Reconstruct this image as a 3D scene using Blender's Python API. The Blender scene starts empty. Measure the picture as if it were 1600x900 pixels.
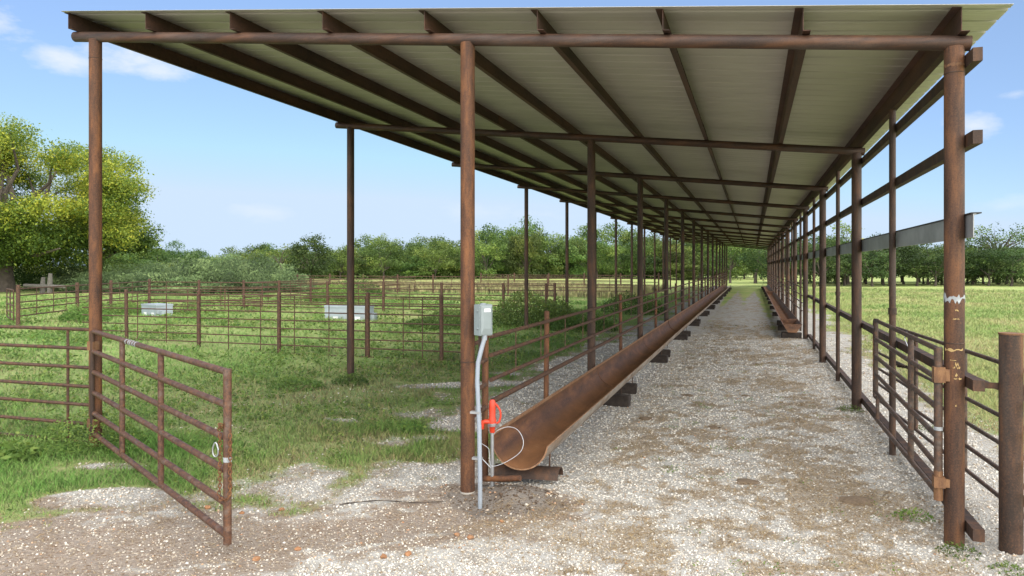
import bpy, math, random
import numpy as np
from mathutils import Vector, Matrix
R = math.radians
sc = bpy.context.scene
COL = sc.collection
# ------------------------------------------------------------------ camera
H = 2.35
YAW = 18.30
cam = bpy.data.cameras.new('camera'); co = bpy.data.objects.new('camera', cam); COL.objects.link(co)
co.location = (0, 0, H); co.rotation_euler = (R(90), 0, R(YAW))
cam.sensor_width = 36; cam.lens = 1137.07/1600*36; cam.shift_y = -34.2/1600
cam.clip_start = .05; cam.clip_end = 6000
sc.camera = co
# ------------------------------------------------------------------ world, sun, exposure
SUN_EL, SUN_AZ = 31.0, 138.0        # azimuth measured clockwise from +Y
w = bpy.data.worlds.new('World'); sc.world = w; w.use_nodes = True
nt = w.node_tree; N = nt.nodes; L = nt.links
bg = N['Background']; bg.inputs[1].default_value = .059
sky = N.new('ShaderNodeTexSky'); sky.sky_type = 'NISHITA'; sky.sun_disc = False
sky.sun_elevation = R(SUN_EL); sky.sun_rotation = R(SUN_AZ)
sky.altitude = 100; sky.air_density = 1.0; sky.dust_density = .2; sky.ozone_density = 3.0
tc = N.new('ShaderNodeTexCoord')
noi = N.new('ShaderNodeTexNoise'); noi.inputs['Scale'].default_value = 14; noi.inputs['Detail'].default_value = 8; noi.inputs['Roughness'].default_value = .6
mpn = N.new('ShaderNodeMapping'); mpn.inputs['Scale'].default_value = (1, 1, 2.4)
L.new(tc.outputs['Generated'], mpn.inputs[0]); L.new(mpn.outputs[0], noi.inputs[0])
def math_node(nt, op, a, b=None, clamp=False):
    n = nt.nodes.new('ShaderNodeMath'); n.operation = op; n.use_clamp = clamp
    for i, v in enumerate((a, b)):
        if v is None: continue
        if isinstance(v, (int, float)): n.inputs[i].default_value = v
        else: nt.links.new(v, n.inputs[i])
    return n.outputs[0]
total = None
# small fair-weather clouds: azimuth from +Y clockwise (deg), elevation (deg), half-width, half-height, opacity
for az, el, hw, hh, op in ((-46.5, 14.2, 3.6, 1.25, .95), (-49.5, 13.6, 2.2, 1.0, .8), (-44.2, 13.6, 3.2, .8, .8), (-53.8, 15.1, 1.9, 1.2, .95), (14.2, 9.2, 1.7, .75, .75), (-3.3, 20.2, 2.6, .6, .9),
                           (16, 4.0, 2.4, .7, .4), (-20, 4.2, 4.5, .8, .3), (-37, 4.0, 2.5, .6, .35), (16.5, 11, 1.0, .4, .5)):
    ct = Vector((math.sin(R(az))*math.cos(R(el)), math.cos(R(az))*math.cos(R(el)), math.sin(R(el))))
    sub = N.new('ShaderNodeVectorMath'); sub.operation = 'SUBTRACT'; sub.inputs[1].default_value = ct
    L.new(tc.outputs['Generated'], sub.inputs[0])
    mul = N.new('ShaderNodeVectorMath'); mul.operation = 'MULTIPLY'; mul.inputs[1].default_value = (1/R(hw), 1/R(hw), 1/R(hh))
    L.new(sub.outputs[0], mul.inputs[0])
    ln = N.new('ShaderNodeVectorMath'); ln.operation = 'LENGTH'; L.new(mul.outputs[0], ln.inputs[0])
    a = math_node(nt, 'SUBTRACT', 1.0, ln.outputs['Value'])
    nz = math_node(nt, 'MULTIPLY', math_node(nt, 'SUBTRACT', noi.outputs[0], .5), 3.4)
    a = math_node(nt, 'MULTIPLY', math_node(nt, 'ADD', a, nz), .8, True)
    a = math_node(nt, 'MULTIPLY', math_node(nt, 'SMOOTH_MIN', a, 1.0), op)
    inside = math_node(nt, 'LESS_THAN', ln.outputs['Value'], 2.2)
    a = math_node(nt, 'MULTIPLY', a, inside)
    total = a if total is None else math_node(nt, 'MAXIMUM', total, a)
mixc = N.new('ShaderNodeMixRGB'); mixc.inputs[2].default_value = (6.0, 6.25, 6.7, 1)
tint = N.new('ShaderNodeMixRGB'); tint.blend_type = 'MULTIPLY'; tint.inputs[0].default_value = 1; tint.inputs[2].default_value = (.88, .93, 1.09, 1)
L.new(sky.outputs[0], tint.inputs[1])
dark = N.new('ShaderNodeMixRGB'); dark.blend_type = 'DARKEN'; dark.inputs[0].default_value = 1; dark.inputs[2].default_value = (4.75, 5.6, 6.45, 1)
L.new(tint.outputs[0], dark.inputs[1])
veil = N.new('ShaderNodeMixRGB'); veil.inputs[0].default_value = .38; veil.inputs[2].default_value = (3.2, 4.5, 6.4, 1)
L.new(dark.outputs[0], veil.inputs[1])
L.new(total, mixc.inputs[0]); L.new(veil.outputs[0], mixc.inputs[1]); L.new(mixc.outputs[0], bg.inputs[0])
sl = bpy.data.lights.new('sun', 'SUN'); sl.energy = 4.1; sl.angle = R(140); sl.color = (1, .95, .87)
so = bpy.data.objects.new('sun', sl); COL.objects.link(so); so.location = (-10, -20, 40)
sd = Vector((math.sin(R(SUN_AZ))*math.cos(R(SUN_EL)), math.cos(R(SUN_AZ))*math.cos(R(SUN_EL)), math.sin(R(SUN_EL))))
so.rotation_euler = sd.to_track_quat('Z', 'Y').to_euler()
sc.view_settings.view_transform = 'Standard'; sc.view_settings.look = 'None'
sc.view_settings.exposure = 1.4; sc.view_settings.gamma = 1; sc.view_settings.use_curve_mapping = False
sc.render.engine = 'CYCLES'
cy = sc.cycles
cy.max_bounces = 7; cy.diffuse_bounces = 4; cy.glossy_bounces = 3; cy.transmission_bounces = 3; cy.transparent_max_bounces = 6
cy.caustics_reflective = False; cy.caustics_refractive = False
try: cy.use_denoising = True
except Exception: pass
rng = np.random.default_rng(11); rnd = random.Random(5)
FWD = (-math.sin(R(YAW)), math.cos(R(YAW)))

# ------------------------------------------------------------------ helpers: materials
def newmat(name):
    m = bpy.data.materials.new(name); m.use_nodes = True
    return m, m.node_tree, m.node_tree.nodes['Principled BSDF']
def tex(nt, kind, scale, detail=4, rough=.55, vec=None, mscale=None):
    n = nt.nodes.new(kind); n.inputs['Scale'].default_value = scale
    if 'Detail' in n.inputs: n.inputs['Detail'].default_value = detail
    if 'Roughness' in n.inputs: n.inputs['Roughness'].default_value = rough
    if vec is not None:
        if mscale:
            mp = nt.nodes.new('ShaderNodeMapping'); mp.inputs['Scale'].default_value = mscale
            nt.links.new(vec, mp.inputs[0]); vec = mp.outputs[0]
        nt.links.new(vec, n.inputs['Vector'])
    return n
def ramp(nt, fac, stops):
    n = nt.nodes.new('ShaderNodeValToRGB'); e = n.color_ramp.elements
    while len(e) < len(stops): e.new(.5)
    for i, (p, c) in enumerate(stops):
        e[i].position = p; e[i].color = (*c, 1) if len(c) == 3 else c
    nt.links.new(fac, n.inputs[0]); return n.outputs[0]
def mix(nt, fac, a, b, mode='MIX'):
    n = nt.nodes.new('ShaderNodeMixRGB'); n.blend_type = mode
    for i, v in ((0, fac), (1, a), (2, b)):
        if isinstance(v, (int, float)): n.inputs[i].default_value = v
        elif isinstance(v, tuple): n.inputs[i].default_value = (*v, 1)
        else: nt.links.new(v, n.inputs[i])
    return n.outputs[0]
def bump(nt, b, height, strength, dist):
    n = nt.nodes.new('ShaderNodeBump'); n.inputs['Strength'].default_value = strength; n.inputs['Distance'].default_value = dist
    nt.links.new(height, n.inputs['Height']); nt.links.new(n.outputs[0], b.inputs['Normal'])
def worldpos(nt):
    """object coordinates moved by a per-object random amount, so that repeats do not carry the same stains"""
    t = nt.nodes.new('ShaderNodeTexCoord'); oi = nt.nodes.new('ShaderNodeObjectInfo')
    s = nt.nodes.new('ShaderNodeVectorMath'); s.operation = 'SCALE'
    cb = nt.nodes.new('ShaderNodeCombineXYZ')
    for i in range(3): nt.links.new(oi.outputs['Random'], cb.inputs[i])
    nt.links.new(cb.outputs[0], s.inputs[0]); s.inputs['Scale'].default_value = 37.0
    a = nt.nodes.new('ShaderNodeVectorMath'); a.operation = 'ADD'
    nt.links.new(t.outputs['Object'], a.inputs[0]); nt.links.new(s.outputs[0], a.inputs[1])
    return a.outputs[0]
def rust(name, dark, mid, orange, o_amt=.5, grey=(.16, .15, .145), g_amt=.25, rough=.75, streak=(1, 1, .25), scale=5.):
    m, nt, b = newmat(name); p = worldpos(nt)
    n1 = tex(nt, 'ShaderNodeTexNoise', scale, 9, .68, p, streak)
    n2 = tex(nt, 'ShaderNodeTexNoise', scale*9, 6, .7, p)
    n3 = tex(nt, 'ShaderNodeTexNoise', scale*.45, 5, .6, p, streak)
    c = ramp(nt, n1.outputs[0], ((.33, dark), (.5, mid), (.68, orange)))
    c = mix(nt, ramp(nt, n3.outputs[0], ((.62-.3*g_amt, (0, 0, 0)), (.8-.2*g_amt, (g_amt*1.6,)*3))), c, grey)
    sp = ramp(nt, n2.outputs[0], ((.52, (0, 0, 0)), (.72, (o_amt,)*3)))
    c = mix(nt, sp, c, orange)
    dk = ramp(nt, n2.outputs[0], ((.3, (.55,)*3), (.5, (1,)*3)))
    c = mix(nt, 1.0, c, dk, 'MULTIPLY')
    nt.links.new(c, b.inputs['Base Color']); b.inputs['Roughness'].default_value = rough
    b.inputs['Metallic'].default_value = .12
    bump(nt, b, n2.outputs[0], .35, .004)
    if name == 'rust_beam':
        v1 = tex(nt, 'ShaderNodeTexVoronoi', 5.5, vec=p, mscale=(1, 1.4, 3)); v2 = tex(nt, 'ShaderNodeTexNoise', 40, 4, .6, p)
        c = mix(nt, math_node(nt, 'MULTIPLY', ramp(nt, v1.outputs['Distance'], ((.055, (1, 1, 1)), (.085, (0, 0, 0)))), v2.outputs[0]), c, (.42, .33, .25))
        nt.links.new(c, b.inputs['Base Color'])
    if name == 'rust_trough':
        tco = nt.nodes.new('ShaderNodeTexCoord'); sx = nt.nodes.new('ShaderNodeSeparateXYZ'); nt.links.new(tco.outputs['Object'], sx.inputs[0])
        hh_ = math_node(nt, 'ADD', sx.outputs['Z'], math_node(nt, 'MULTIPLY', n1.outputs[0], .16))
        c = mix(nt, ramp(nt, hh_, ((.29, (.85,)*3), (.42, (0,)*3))), c, (.27, .125, .052))  # brighter orange towards the bottom: shading of the hollow put into the colour
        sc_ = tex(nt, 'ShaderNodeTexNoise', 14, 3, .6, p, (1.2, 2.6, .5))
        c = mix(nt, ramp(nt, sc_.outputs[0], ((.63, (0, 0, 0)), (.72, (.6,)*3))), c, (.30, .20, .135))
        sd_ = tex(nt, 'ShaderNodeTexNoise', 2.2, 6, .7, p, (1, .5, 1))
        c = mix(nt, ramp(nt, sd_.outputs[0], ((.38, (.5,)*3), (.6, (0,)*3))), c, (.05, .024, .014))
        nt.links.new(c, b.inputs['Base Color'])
    return m
def plain(name, col, rough=.6, metal=0., var=.25, scale=12., dirt=None):
    m, nt, b = newmat(name); p = worldpos(nt)
    n = tex(nt, 'ShaderNodeTexNoise', scale, 6, .65, p)
    c = ramp(nt, n.outputs[0], ((.3, tuple(v*(1-var) for v in col)), (.7, tuple(min(1, v*(1+var)) for v in col))))
    if dirt:
        n2 = tex(nt, 'ShaderNodeTexNoise', scale*.35, 6, .65, p)
        c = mix(nt, ramp(nt, n2.outputs[0], ((.5, (0, 0, 0)), (.75, (.7,)*3))), c, dirt)
    nt.links.new(c, b.inputs['Base Color']); b.inputs['Roughness'].default_value = rough; b.inputs['Metallic'].default_value = metal
    bump(nt, b, n.outputs[0], .15, .004)
    return m
M = {}
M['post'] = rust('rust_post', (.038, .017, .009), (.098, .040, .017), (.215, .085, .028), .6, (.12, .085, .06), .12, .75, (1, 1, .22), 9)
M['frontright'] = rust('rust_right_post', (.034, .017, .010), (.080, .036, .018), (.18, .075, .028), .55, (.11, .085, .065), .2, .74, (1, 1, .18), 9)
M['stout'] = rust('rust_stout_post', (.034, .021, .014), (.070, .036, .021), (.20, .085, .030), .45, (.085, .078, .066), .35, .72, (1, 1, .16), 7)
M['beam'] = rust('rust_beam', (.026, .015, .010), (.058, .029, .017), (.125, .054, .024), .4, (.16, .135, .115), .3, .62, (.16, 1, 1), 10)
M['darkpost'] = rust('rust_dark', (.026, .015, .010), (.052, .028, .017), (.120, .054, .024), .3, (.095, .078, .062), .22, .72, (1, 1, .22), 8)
M['gate'] = rust('rust_gate', (.040, .020, .013), (.098, .046, .026), (.190, .080, .033), .45, (.20, .155, .125), .35, .55, (1, 1, 1), 26)
M['oldgate'] = rust('rust_worn_gate', (.036, .025, .019), (.078, .048, .033), (.150, .072, .036), .35, (.155, .135, .115), .4, .6, (1, 1, 1), 22)
M['purlin'] = rust('rust_purlin', (.030, .015, .010), (.062, .029, .018), (.110, .048, .026), .3, g_amt=.08, streak=(1, .2, 1), scale=3)
M['fence'] = rust('rust_fence', (.038, .020, .013), (.080, .040, .023), (.150, .066, .030), .4, (.13, .10, .08), .2, .7, (1, 1, 1), 18)
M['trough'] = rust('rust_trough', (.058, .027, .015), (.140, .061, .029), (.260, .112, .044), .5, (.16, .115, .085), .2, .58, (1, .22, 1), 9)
M['troughout'] = rust('rust_trough_outside', (.11, .082, .062), (.21, .16, .12), (.27, .17, .10), .3, (.34, .30, .25), .6, .7, (1, .4, 1), 9)
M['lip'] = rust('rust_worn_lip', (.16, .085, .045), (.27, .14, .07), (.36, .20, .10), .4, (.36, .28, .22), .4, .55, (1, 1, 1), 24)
M['chain'] = rust('rust_chain', (.08, .032, .014), (.16, .066, .024), (.25, .11, .035), .6, g_amt=0, scale=30)
M['hinge'] = rust('rust_hinge', (.10, .050, .025), (.18, .085, .038), (.27, .14, .06), .5, g_amt=.2, scale=24)
M['galv'] = plain('galvanized_steel', (.34, .345, .34), .42, .25, .22, 3, (.13, .125, .12))
M['silver'] = plain('zinc_wire', (.42, .43, .44), .35, .7, .1, 20)
M['box'] = plain('grey_enamel', (.22, .255, .255), .45, .0, .06, 8, (.21, .235, .225))
M['conduit'] = plain('grey_plastic_pipe', (.26, .29, .325), .5, 0, .08, 9, (.21, .22, .21))
M['red'] = plain('orange_red_paint', (.55, .045, .015), .4, 0, .12, 25)
M['label'] = plain('white_sticker', (.72, .72, .72), .5, 0, .05, 30)
M['whitepaint'] = plain('chalky_white_paint', (.31, .325, .33), .7, 0, .3, 40)
M['yellowpaint'] = plain('yellow_paint_pen', (.42, .28, .11), .7, 0, .25, 40)
M['timber'] = plain('dark_old_timber', (.035, .025, .019), .9, 0, .4, 14, (.075, .058, .045))
M['greywood'] = plain('weathered_wood', (.11, .10, .085), .9, 0, .3, 9)
M['concrete'] = plain('concrete', (.36, .33, .28), .9, 0, .2, 20)
M['waterer'] = plain('galvanized_tank', (.31, .355, .38), .5, .1, .08, 4, (.22, .25, .255))
M['black'] = plain('black_bar', (.030, .027, .026), .6, .2, .3, 10, (.10, .06, .04))
M['dung'] = plain('dry_dung', (.15, .105, .065), .95, 0, .35, 30)
M['orock'] = plain('orange_stone', (.26, .125, .055), .85, 0, .35, 22, (.30, .22, .14))

# roof sheet: painted / galvanised steel seen from below
m, nt_, b = newmat('roof_sheet'); t = nt_.nodes.new('ShaderNodeTexCoord')
n1 = tex(nt_, 'ShaderNodeTexNoise', .6, 6, .6, t.outputs['Object'], (1, 3, 1))
n2 = tex(nt_, 'ShaderNodeTexNoise', 9, 6, .7, t.outputs['Object'], (.35, 4, 1))
c = ramp(nt_, n1.outputs[0], ((.3, (.43, .40, .345)), (.7, (.53, .495, .43))))
c = mix(nt_, ramp(nt_, n2.outputs[0], ((.45, (0,)*3), (.8, (.35,)*3))), c, (.37, .345, .29))
nt_.links.new(c, b.inputs['Base Color']); b.inputs['Roughness'].default_value = .5; b.inputs['Metallic'].default_value = .1
M['roof'] = m

# plants: colour from a per-blade attribute 'var' (0..1)
def leafmat(name, stops, transl=.35, hue=.0, upn=.0):
    m, nt, b = newmat(name)
    at = nt.nodes.new('ShaderNodeAttribute'); at.attribute_name = 'var'
    c = ramp(nt, at.outputs['Fac'], stops)
    oi = nt.nodes.new('ShaderNodeObjectInfo')
    if hue:
        hs = nt.nodes.new('ShaderNodeHueSaturation')
        mr = nt.nodes.new('ShaderNodeMapRange'); mr.inputs[3].default_value = .5-hue; mr.inputs[4].default_value = .5+hue*.6
        nt.links.new(oi.outputs['Random'], mr.inputs[0]); nt.links.new(mr.outputs[0], hs.inputs['Hue'])
        mv = nt.nodes.new('ShaderNodeMapRange'); mv.inputs[3].default_value = .68; mv.inputs[4].default_value = 1.3
        r2 = math_node(nt, 'FRACT', math_node(nt, 'MULTIPLY', oi.outputs['Random'], 7.31))
        nt.links.new(r2, mv.inputs[0]); nt.links.new(mv.outputs[0], hs.inputs['Value'])
        nt.links.new(c, hs.inputs['Color']); c = hs.outputs[0]
    nt.links.new(c, b.inputs['Base Color']); b.inputs['Roughness'].default_value = .55
    b.inputs['Specular IOR Level'].default_value = .25
    if upn:
        gn = nt.nodes.new('ShaderNodeNewGeometry'); vm = nt.nodes.new('ShaderNodeMixRGB'); vm.inputs[0].default_value = upn; vm.inputs[2].default_value = (0, 0, 1, 1)
        nt.links.new(gn.outputs['Normal'], vm.inputs[1]); vn = nt.nodes.new('ShaderNodeVectorMath'); vn.operation = 'NORMALIZE'
        nt.links.new(vm.outputs[0], vn.inputs[0]); nt.links.new(vn.outputs[0], b.inputs['Normal'])
    tr = nt.nodes.new('ShaderNodeBsdfTranslucent'); nt.links.new(c, tr.inputs[0])
    ms = nt.nodes.new('ShaderNodeMixShader'); ms.inputs[0].default_value = transl
    nt.links.new(b.outputs[0], ms.inputs[1]); nt.links.new(tr.outputs[0], ms.inputs[2])
    nt.links.new(ms.outputs[0], nt.nodes['Material Output'].inputs[0])
    return m
M['grass'] = leafmat('grass_blades', ((0, (.46, .36, .19)), (.2, (.40, .37, .15)), (.40, (.315, .415, .115)), (.65, (.225, .40, .085)), (1, (.155, .34, .06))), .2, 0, .9)
M['field'] = leafmat('pasture_grass', ((0, (.50, .40, .21)), (.3, (.46, .44, .17)), (.65, (.36, .42, .13)), (1, (.22, .35, .08))), .2, 0, .9)
M['straw'] = leafmat('dead_stalks', ((0, (.12, .075, .036)), (.5, (.30, .205, .10)), (1, (.54, .42, .24))), .1, 0, .6)
M['weed'] = leafmat('weed_leaves', ((0, (.055, .105, .024)), (.6, (.105, .18, .035)), (1, (.19, .25, .055))), .35, .015, .3)
M['thicket'] = leafmat('willow_shoots', ((0, (.040, .065, .024)), (.5, (.10, .155, .055)), (1, (.20, .27, .10))), .3, .012, .4)
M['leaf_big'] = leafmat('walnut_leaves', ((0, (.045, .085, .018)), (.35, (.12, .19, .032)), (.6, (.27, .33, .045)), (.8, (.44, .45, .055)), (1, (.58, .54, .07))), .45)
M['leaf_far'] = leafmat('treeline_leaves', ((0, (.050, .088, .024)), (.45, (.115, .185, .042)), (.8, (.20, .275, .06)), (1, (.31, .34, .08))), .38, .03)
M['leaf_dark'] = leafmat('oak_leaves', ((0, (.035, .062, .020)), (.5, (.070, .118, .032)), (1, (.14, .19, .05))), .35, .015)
M['bark'] = plain('bark', (.085, .068, .052), .95, 0, .4, 3)

# stones
m, nt_, b = newmat('gravel_stones'); at = nt_.nodes.new('ShaderNodeAttribute'); at.attribute_name = 'var'
c = ramp(nt_, at.outputs['Fac'], ((0, (.060, .036, .021)), (.06, (.13, .082, .048)), (.1, (.24, .18, .115)), (.28, (.42, .355, .27)), (.48, (.59, .54, .455)), (.9, (.78, .745, .675)), (.955, (.52, .38, .25)), (1, (.36, .17, .08))))
g = nt_.nodes.new('ShaderNodeNewGeometry'); nn = tex(nt_, 'ShaderNodeTexNoise', 60, 4, .6, g.outputs['Position'])
c = mix(nt_, .5, c, ramp(nt_, nn.outputs[0], ((.3, (.55,)*3), (.7, (1,)*3))), 'MULTIPLY')
nt_.links.new(c, b.inputs['Base Color']); b.inputs['Roughness'].default_value = .85
M['stones'] = m

# ------------------------------------------------------------------ helpers: meshes and objects
def V3(*a): return np.array(a, float)
class MB:
    def __init__(s): s.v = []; s.f = []
    def add(s, vs, fs):
        o = len(s.v); s.v += [tuple(map(float, q)) for q in vs]; s.f += [tuple(i+o for i in q) for q in fs]; return s
    def box(s, c, size, rot=None):
        hx, hy, hz = size[0]/2, size[1]/2, size[2]/2
        vs = [Vector((x, y, z)) for x in (-hx, hx) for y in (-hy, hy) for z in (-hz, hz)]
        if rot is not None: vs = [rot @ q for q in vs]
        vs = [q+Vector(c) for q in vs]
        return s.add(vs, [(0, 1, 3, 2), (4, 6, 7, 5), (0, 4, 5, 1), (2, 3, 7, 6), (0, 2, 6, 4), (1, 5, 7, 3)])
    def tube(s, pts, r, n=10, cap=True):
        pts = [Vector(p) for p in pts]; k = len(pts); rr = r if isinstance(r, (list, tuple)) else [r]*k
        vs = []; nrm = None
        for i, p in enumerate(pts):
            t = (pts[min(i+1, k-1)]-pts[max(i-1, 0)]).normalized()
            if nrm is None:
                nrm = t.orthogonal().normalized()
                if abs(t.z) > .9: nrm = (Vector((1, 0, 0))-t*t.x).normalized()
            else: nrm = (nrm-t*nrm.dot(t)).normalized()
            bn = t.cross(nrm)
            for j in range(n):
                a = 2*math.pi*j/n; vs.append(p+(nrm*math.cos(a)+bn*math.sin(a))*rr[i])
        fs = [(i*n+j, i*n+(j+1) % n, (i+1)*n+(j+1) % n, (i+1)*n+j) for i in range(k-1) for j in range(n)]
        if cap: fs += [tuple(range(n-1, -1, -1)), tuple(range((k-1)*n, k*n))]
        return s.add(vs, fs)
    def prism(s, prof, a, b, xdir=(1, 0, 0), zdir=(0, 0, 1)):
        """a closed profile (u along xdir, w along zdir) swept from a to b"""
        a, b, xd, zd = Vector(a), Vector(b), Vector(xdir), Vector(zdir); n = len(prof)
        vs = [a+xd*u+zd*q for u, q in prof]+[b+xd*u+zd*q for u, q in prof]
        fs = [(i, (i+1) % n, n+(i+1) % n, n+i) for i in range(n)]+[tuple(range(n-1, -1, -1)), tuple(range(n, 2*n))]
        return s.add(vs, fs)
    def build(s, name, mat, parent=None, smooth=True, ang=38):
        me = bpy.data.meshes.new(name); me.from_pydata(s.v, [], s.f); me.update()
        me.validate(); fix_normals(me)
        if smooth:
            me.polygons.foreach_set('use_smooth', [True]*len(me.polygons)); me.set_sharp_from_angle(angle=R(ang))
        return link(name, me, mat, parent)
import bmesh
def fix_normals(me):
    bm = bmesh.new(); bm.from_mesh(me); bmesh.ops.recalc_face_normals(bm, faces=bm.faces); bm.to_mesh(me); bm.free()
def link(name, me, mat, parent=None):
    o = bpy.data.objects.new(name, me); COL.objects.link(o)
    if mat is not None and len(me.materials) == 0: me.materials.append(M[mat] if isinstance(mat, str) else mat)
    if parent: o.parent = parent
    return o
def tag(o, label=None, cat=None, group=None, kind=None):
    if label: o['label'] = label
    if cat: o['category'] = cat
    if group: o['group'] = group
    if kind: o['kind'] = kind
    return o
def thing(name, label, cat, loc=(0, 0, 0), rz=0, group=None):
    o = bpy.data.objects.new(name, None); COL.objects.link(o); o.location = loc; o.rotation_euler = (0, 0, rz)
    o.empty_display_size = .2
    return tag(o, label, cat, group)
def dup(root, loc, rz, label=None, group=None, scale=None):
    r = root.copy(); COL.objects.link(r); r.location = loc; r.rotation_euler = (0, 0, rz)
    if scale is not None: r.scale = scale
    if label: r['label'] = label
    if group: r['group'] = group
    for ch in list(root.children):
        c = ch.copy(); COL.objects.link(c); c.parent = r
    return r
def fastmesh(name, verts, tris, var=None):
    me = bpy.data.meshes.new(name); nv, nf = len(verts), len(tris); k = tris.shape[1]
    me.vertices.add(nv); me.vertices.foreach_set('co', np.ascontiguousarray(verts, dtype=np.float32).ravel())
    me.loops.add(nf*k); me.loops.foreach_set('vertex_index', np.ascontiguousarray(tris, dtype=np.int32).ravel())
    me.polygons.add(nf); me.polygons.foreach_set('loop_start', np.arange(nf, dtype=np.int32)*k)
    if var is not None:
        a = me.attributes.new('var', 'FLOAT', 'POINT'); a.data.foreach_set('value', var.astype(np.float32))
    me.update(calc_edges=True)
    return me

# ------------------------------------------------------------------ helpers: noise and the lie of the land
def hash2(i, j, seed):
    n = (i.astype(np.int64)*374761393+j.astype(np.int64)*668265263+seed*982451653) & 0x7fffffff
    n = ((n ^ (n >> 13))*1274126177) & 0x7fffffff
    n = (n ^ (n >> 16)) & 0xffff
    return n/65535.
def vnoise(x, y, seed=0):
    i, j = np.floor(x), np.floor(y); fx, fy = x-i, y-j; fx = fx*fx*(3-2*fx); fy = fy*fy*(3-2*fy)
    a, b = hash2(i, j, seed), hash2(i+1, j, seed); c, d = hash2(i, j+1, seed), hash2(i+1, j+1, seed)
    return (a*(1-fx)+b*fx)*(1-fy)+(c*(1-fx)+d*fx)*fy
def fbm(x, y, s, o=4, seed=0):
    r = 0; am = .5; t = 0
    for k in range(o): r = r+am*vnoise(x*s+17*k, y*s-9*k, seed+k); t += am; am *= .55; s *= 2.03
    return r/t
def sst(a, b, x):
    t = np.clip((x-a)/(b-a), 0, 1); return t*t*(3-2*t)
def hgt(x, y):
    x = np.asarray(x, float); y = np.asarray(y, float)
    z = .24*sst(-12, -18, x)+.10*np.exp(-(((x+8.7)/2.2)**2+((y-7.2)/2.6)**2))
    z = z+.05*(fbm(x, y, .35, 3, 3)-.5)*sst(0, 3, np.abs(x+.4)-1.5)+.028*(fbm(x, y, 1.6, 3, 9)-.5)
    z = z+.09*np.exp(-(((x+2.25)/.42)**2+((y-7.05)/.26)**2))*(.6+.8*fbm(x, y, 9, 2, 4))-.07*np.exp(-(((x+2.55)/.16)**2+((y-6.8)/.2)**2))
    z = z-.04*np.exp(-(((x-.0)*.0+(np.abs(seg(x, y, -2.6, 6.5, -5.2, 4.2)))/.45)**2))
    return z
def hz(x, y): return float(hgt(np.array([x]), np.array([y]))[0])
def seg(x, y, x0, y0, x1, y1):
    dx, dy = x1-x0, y1-y0; t = np.clip(((x-x0)*dx+(y-y0)*dy)/(dx*dx+dy*dy), 0, 1)
    return np.hypot(x-x0-t*dx, y-y0-t*dy)
def ell(x, y, cx, cy, rx, ry, a=0):
    c, s = math.cos(R(a)), math.sin(R(a)); u = (x-cx)*c+(y-cy)*s; v = -(x-cx)*s+(y-cy)*c
    return 1-np.hypot(u/rx, v/ry)
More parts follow.
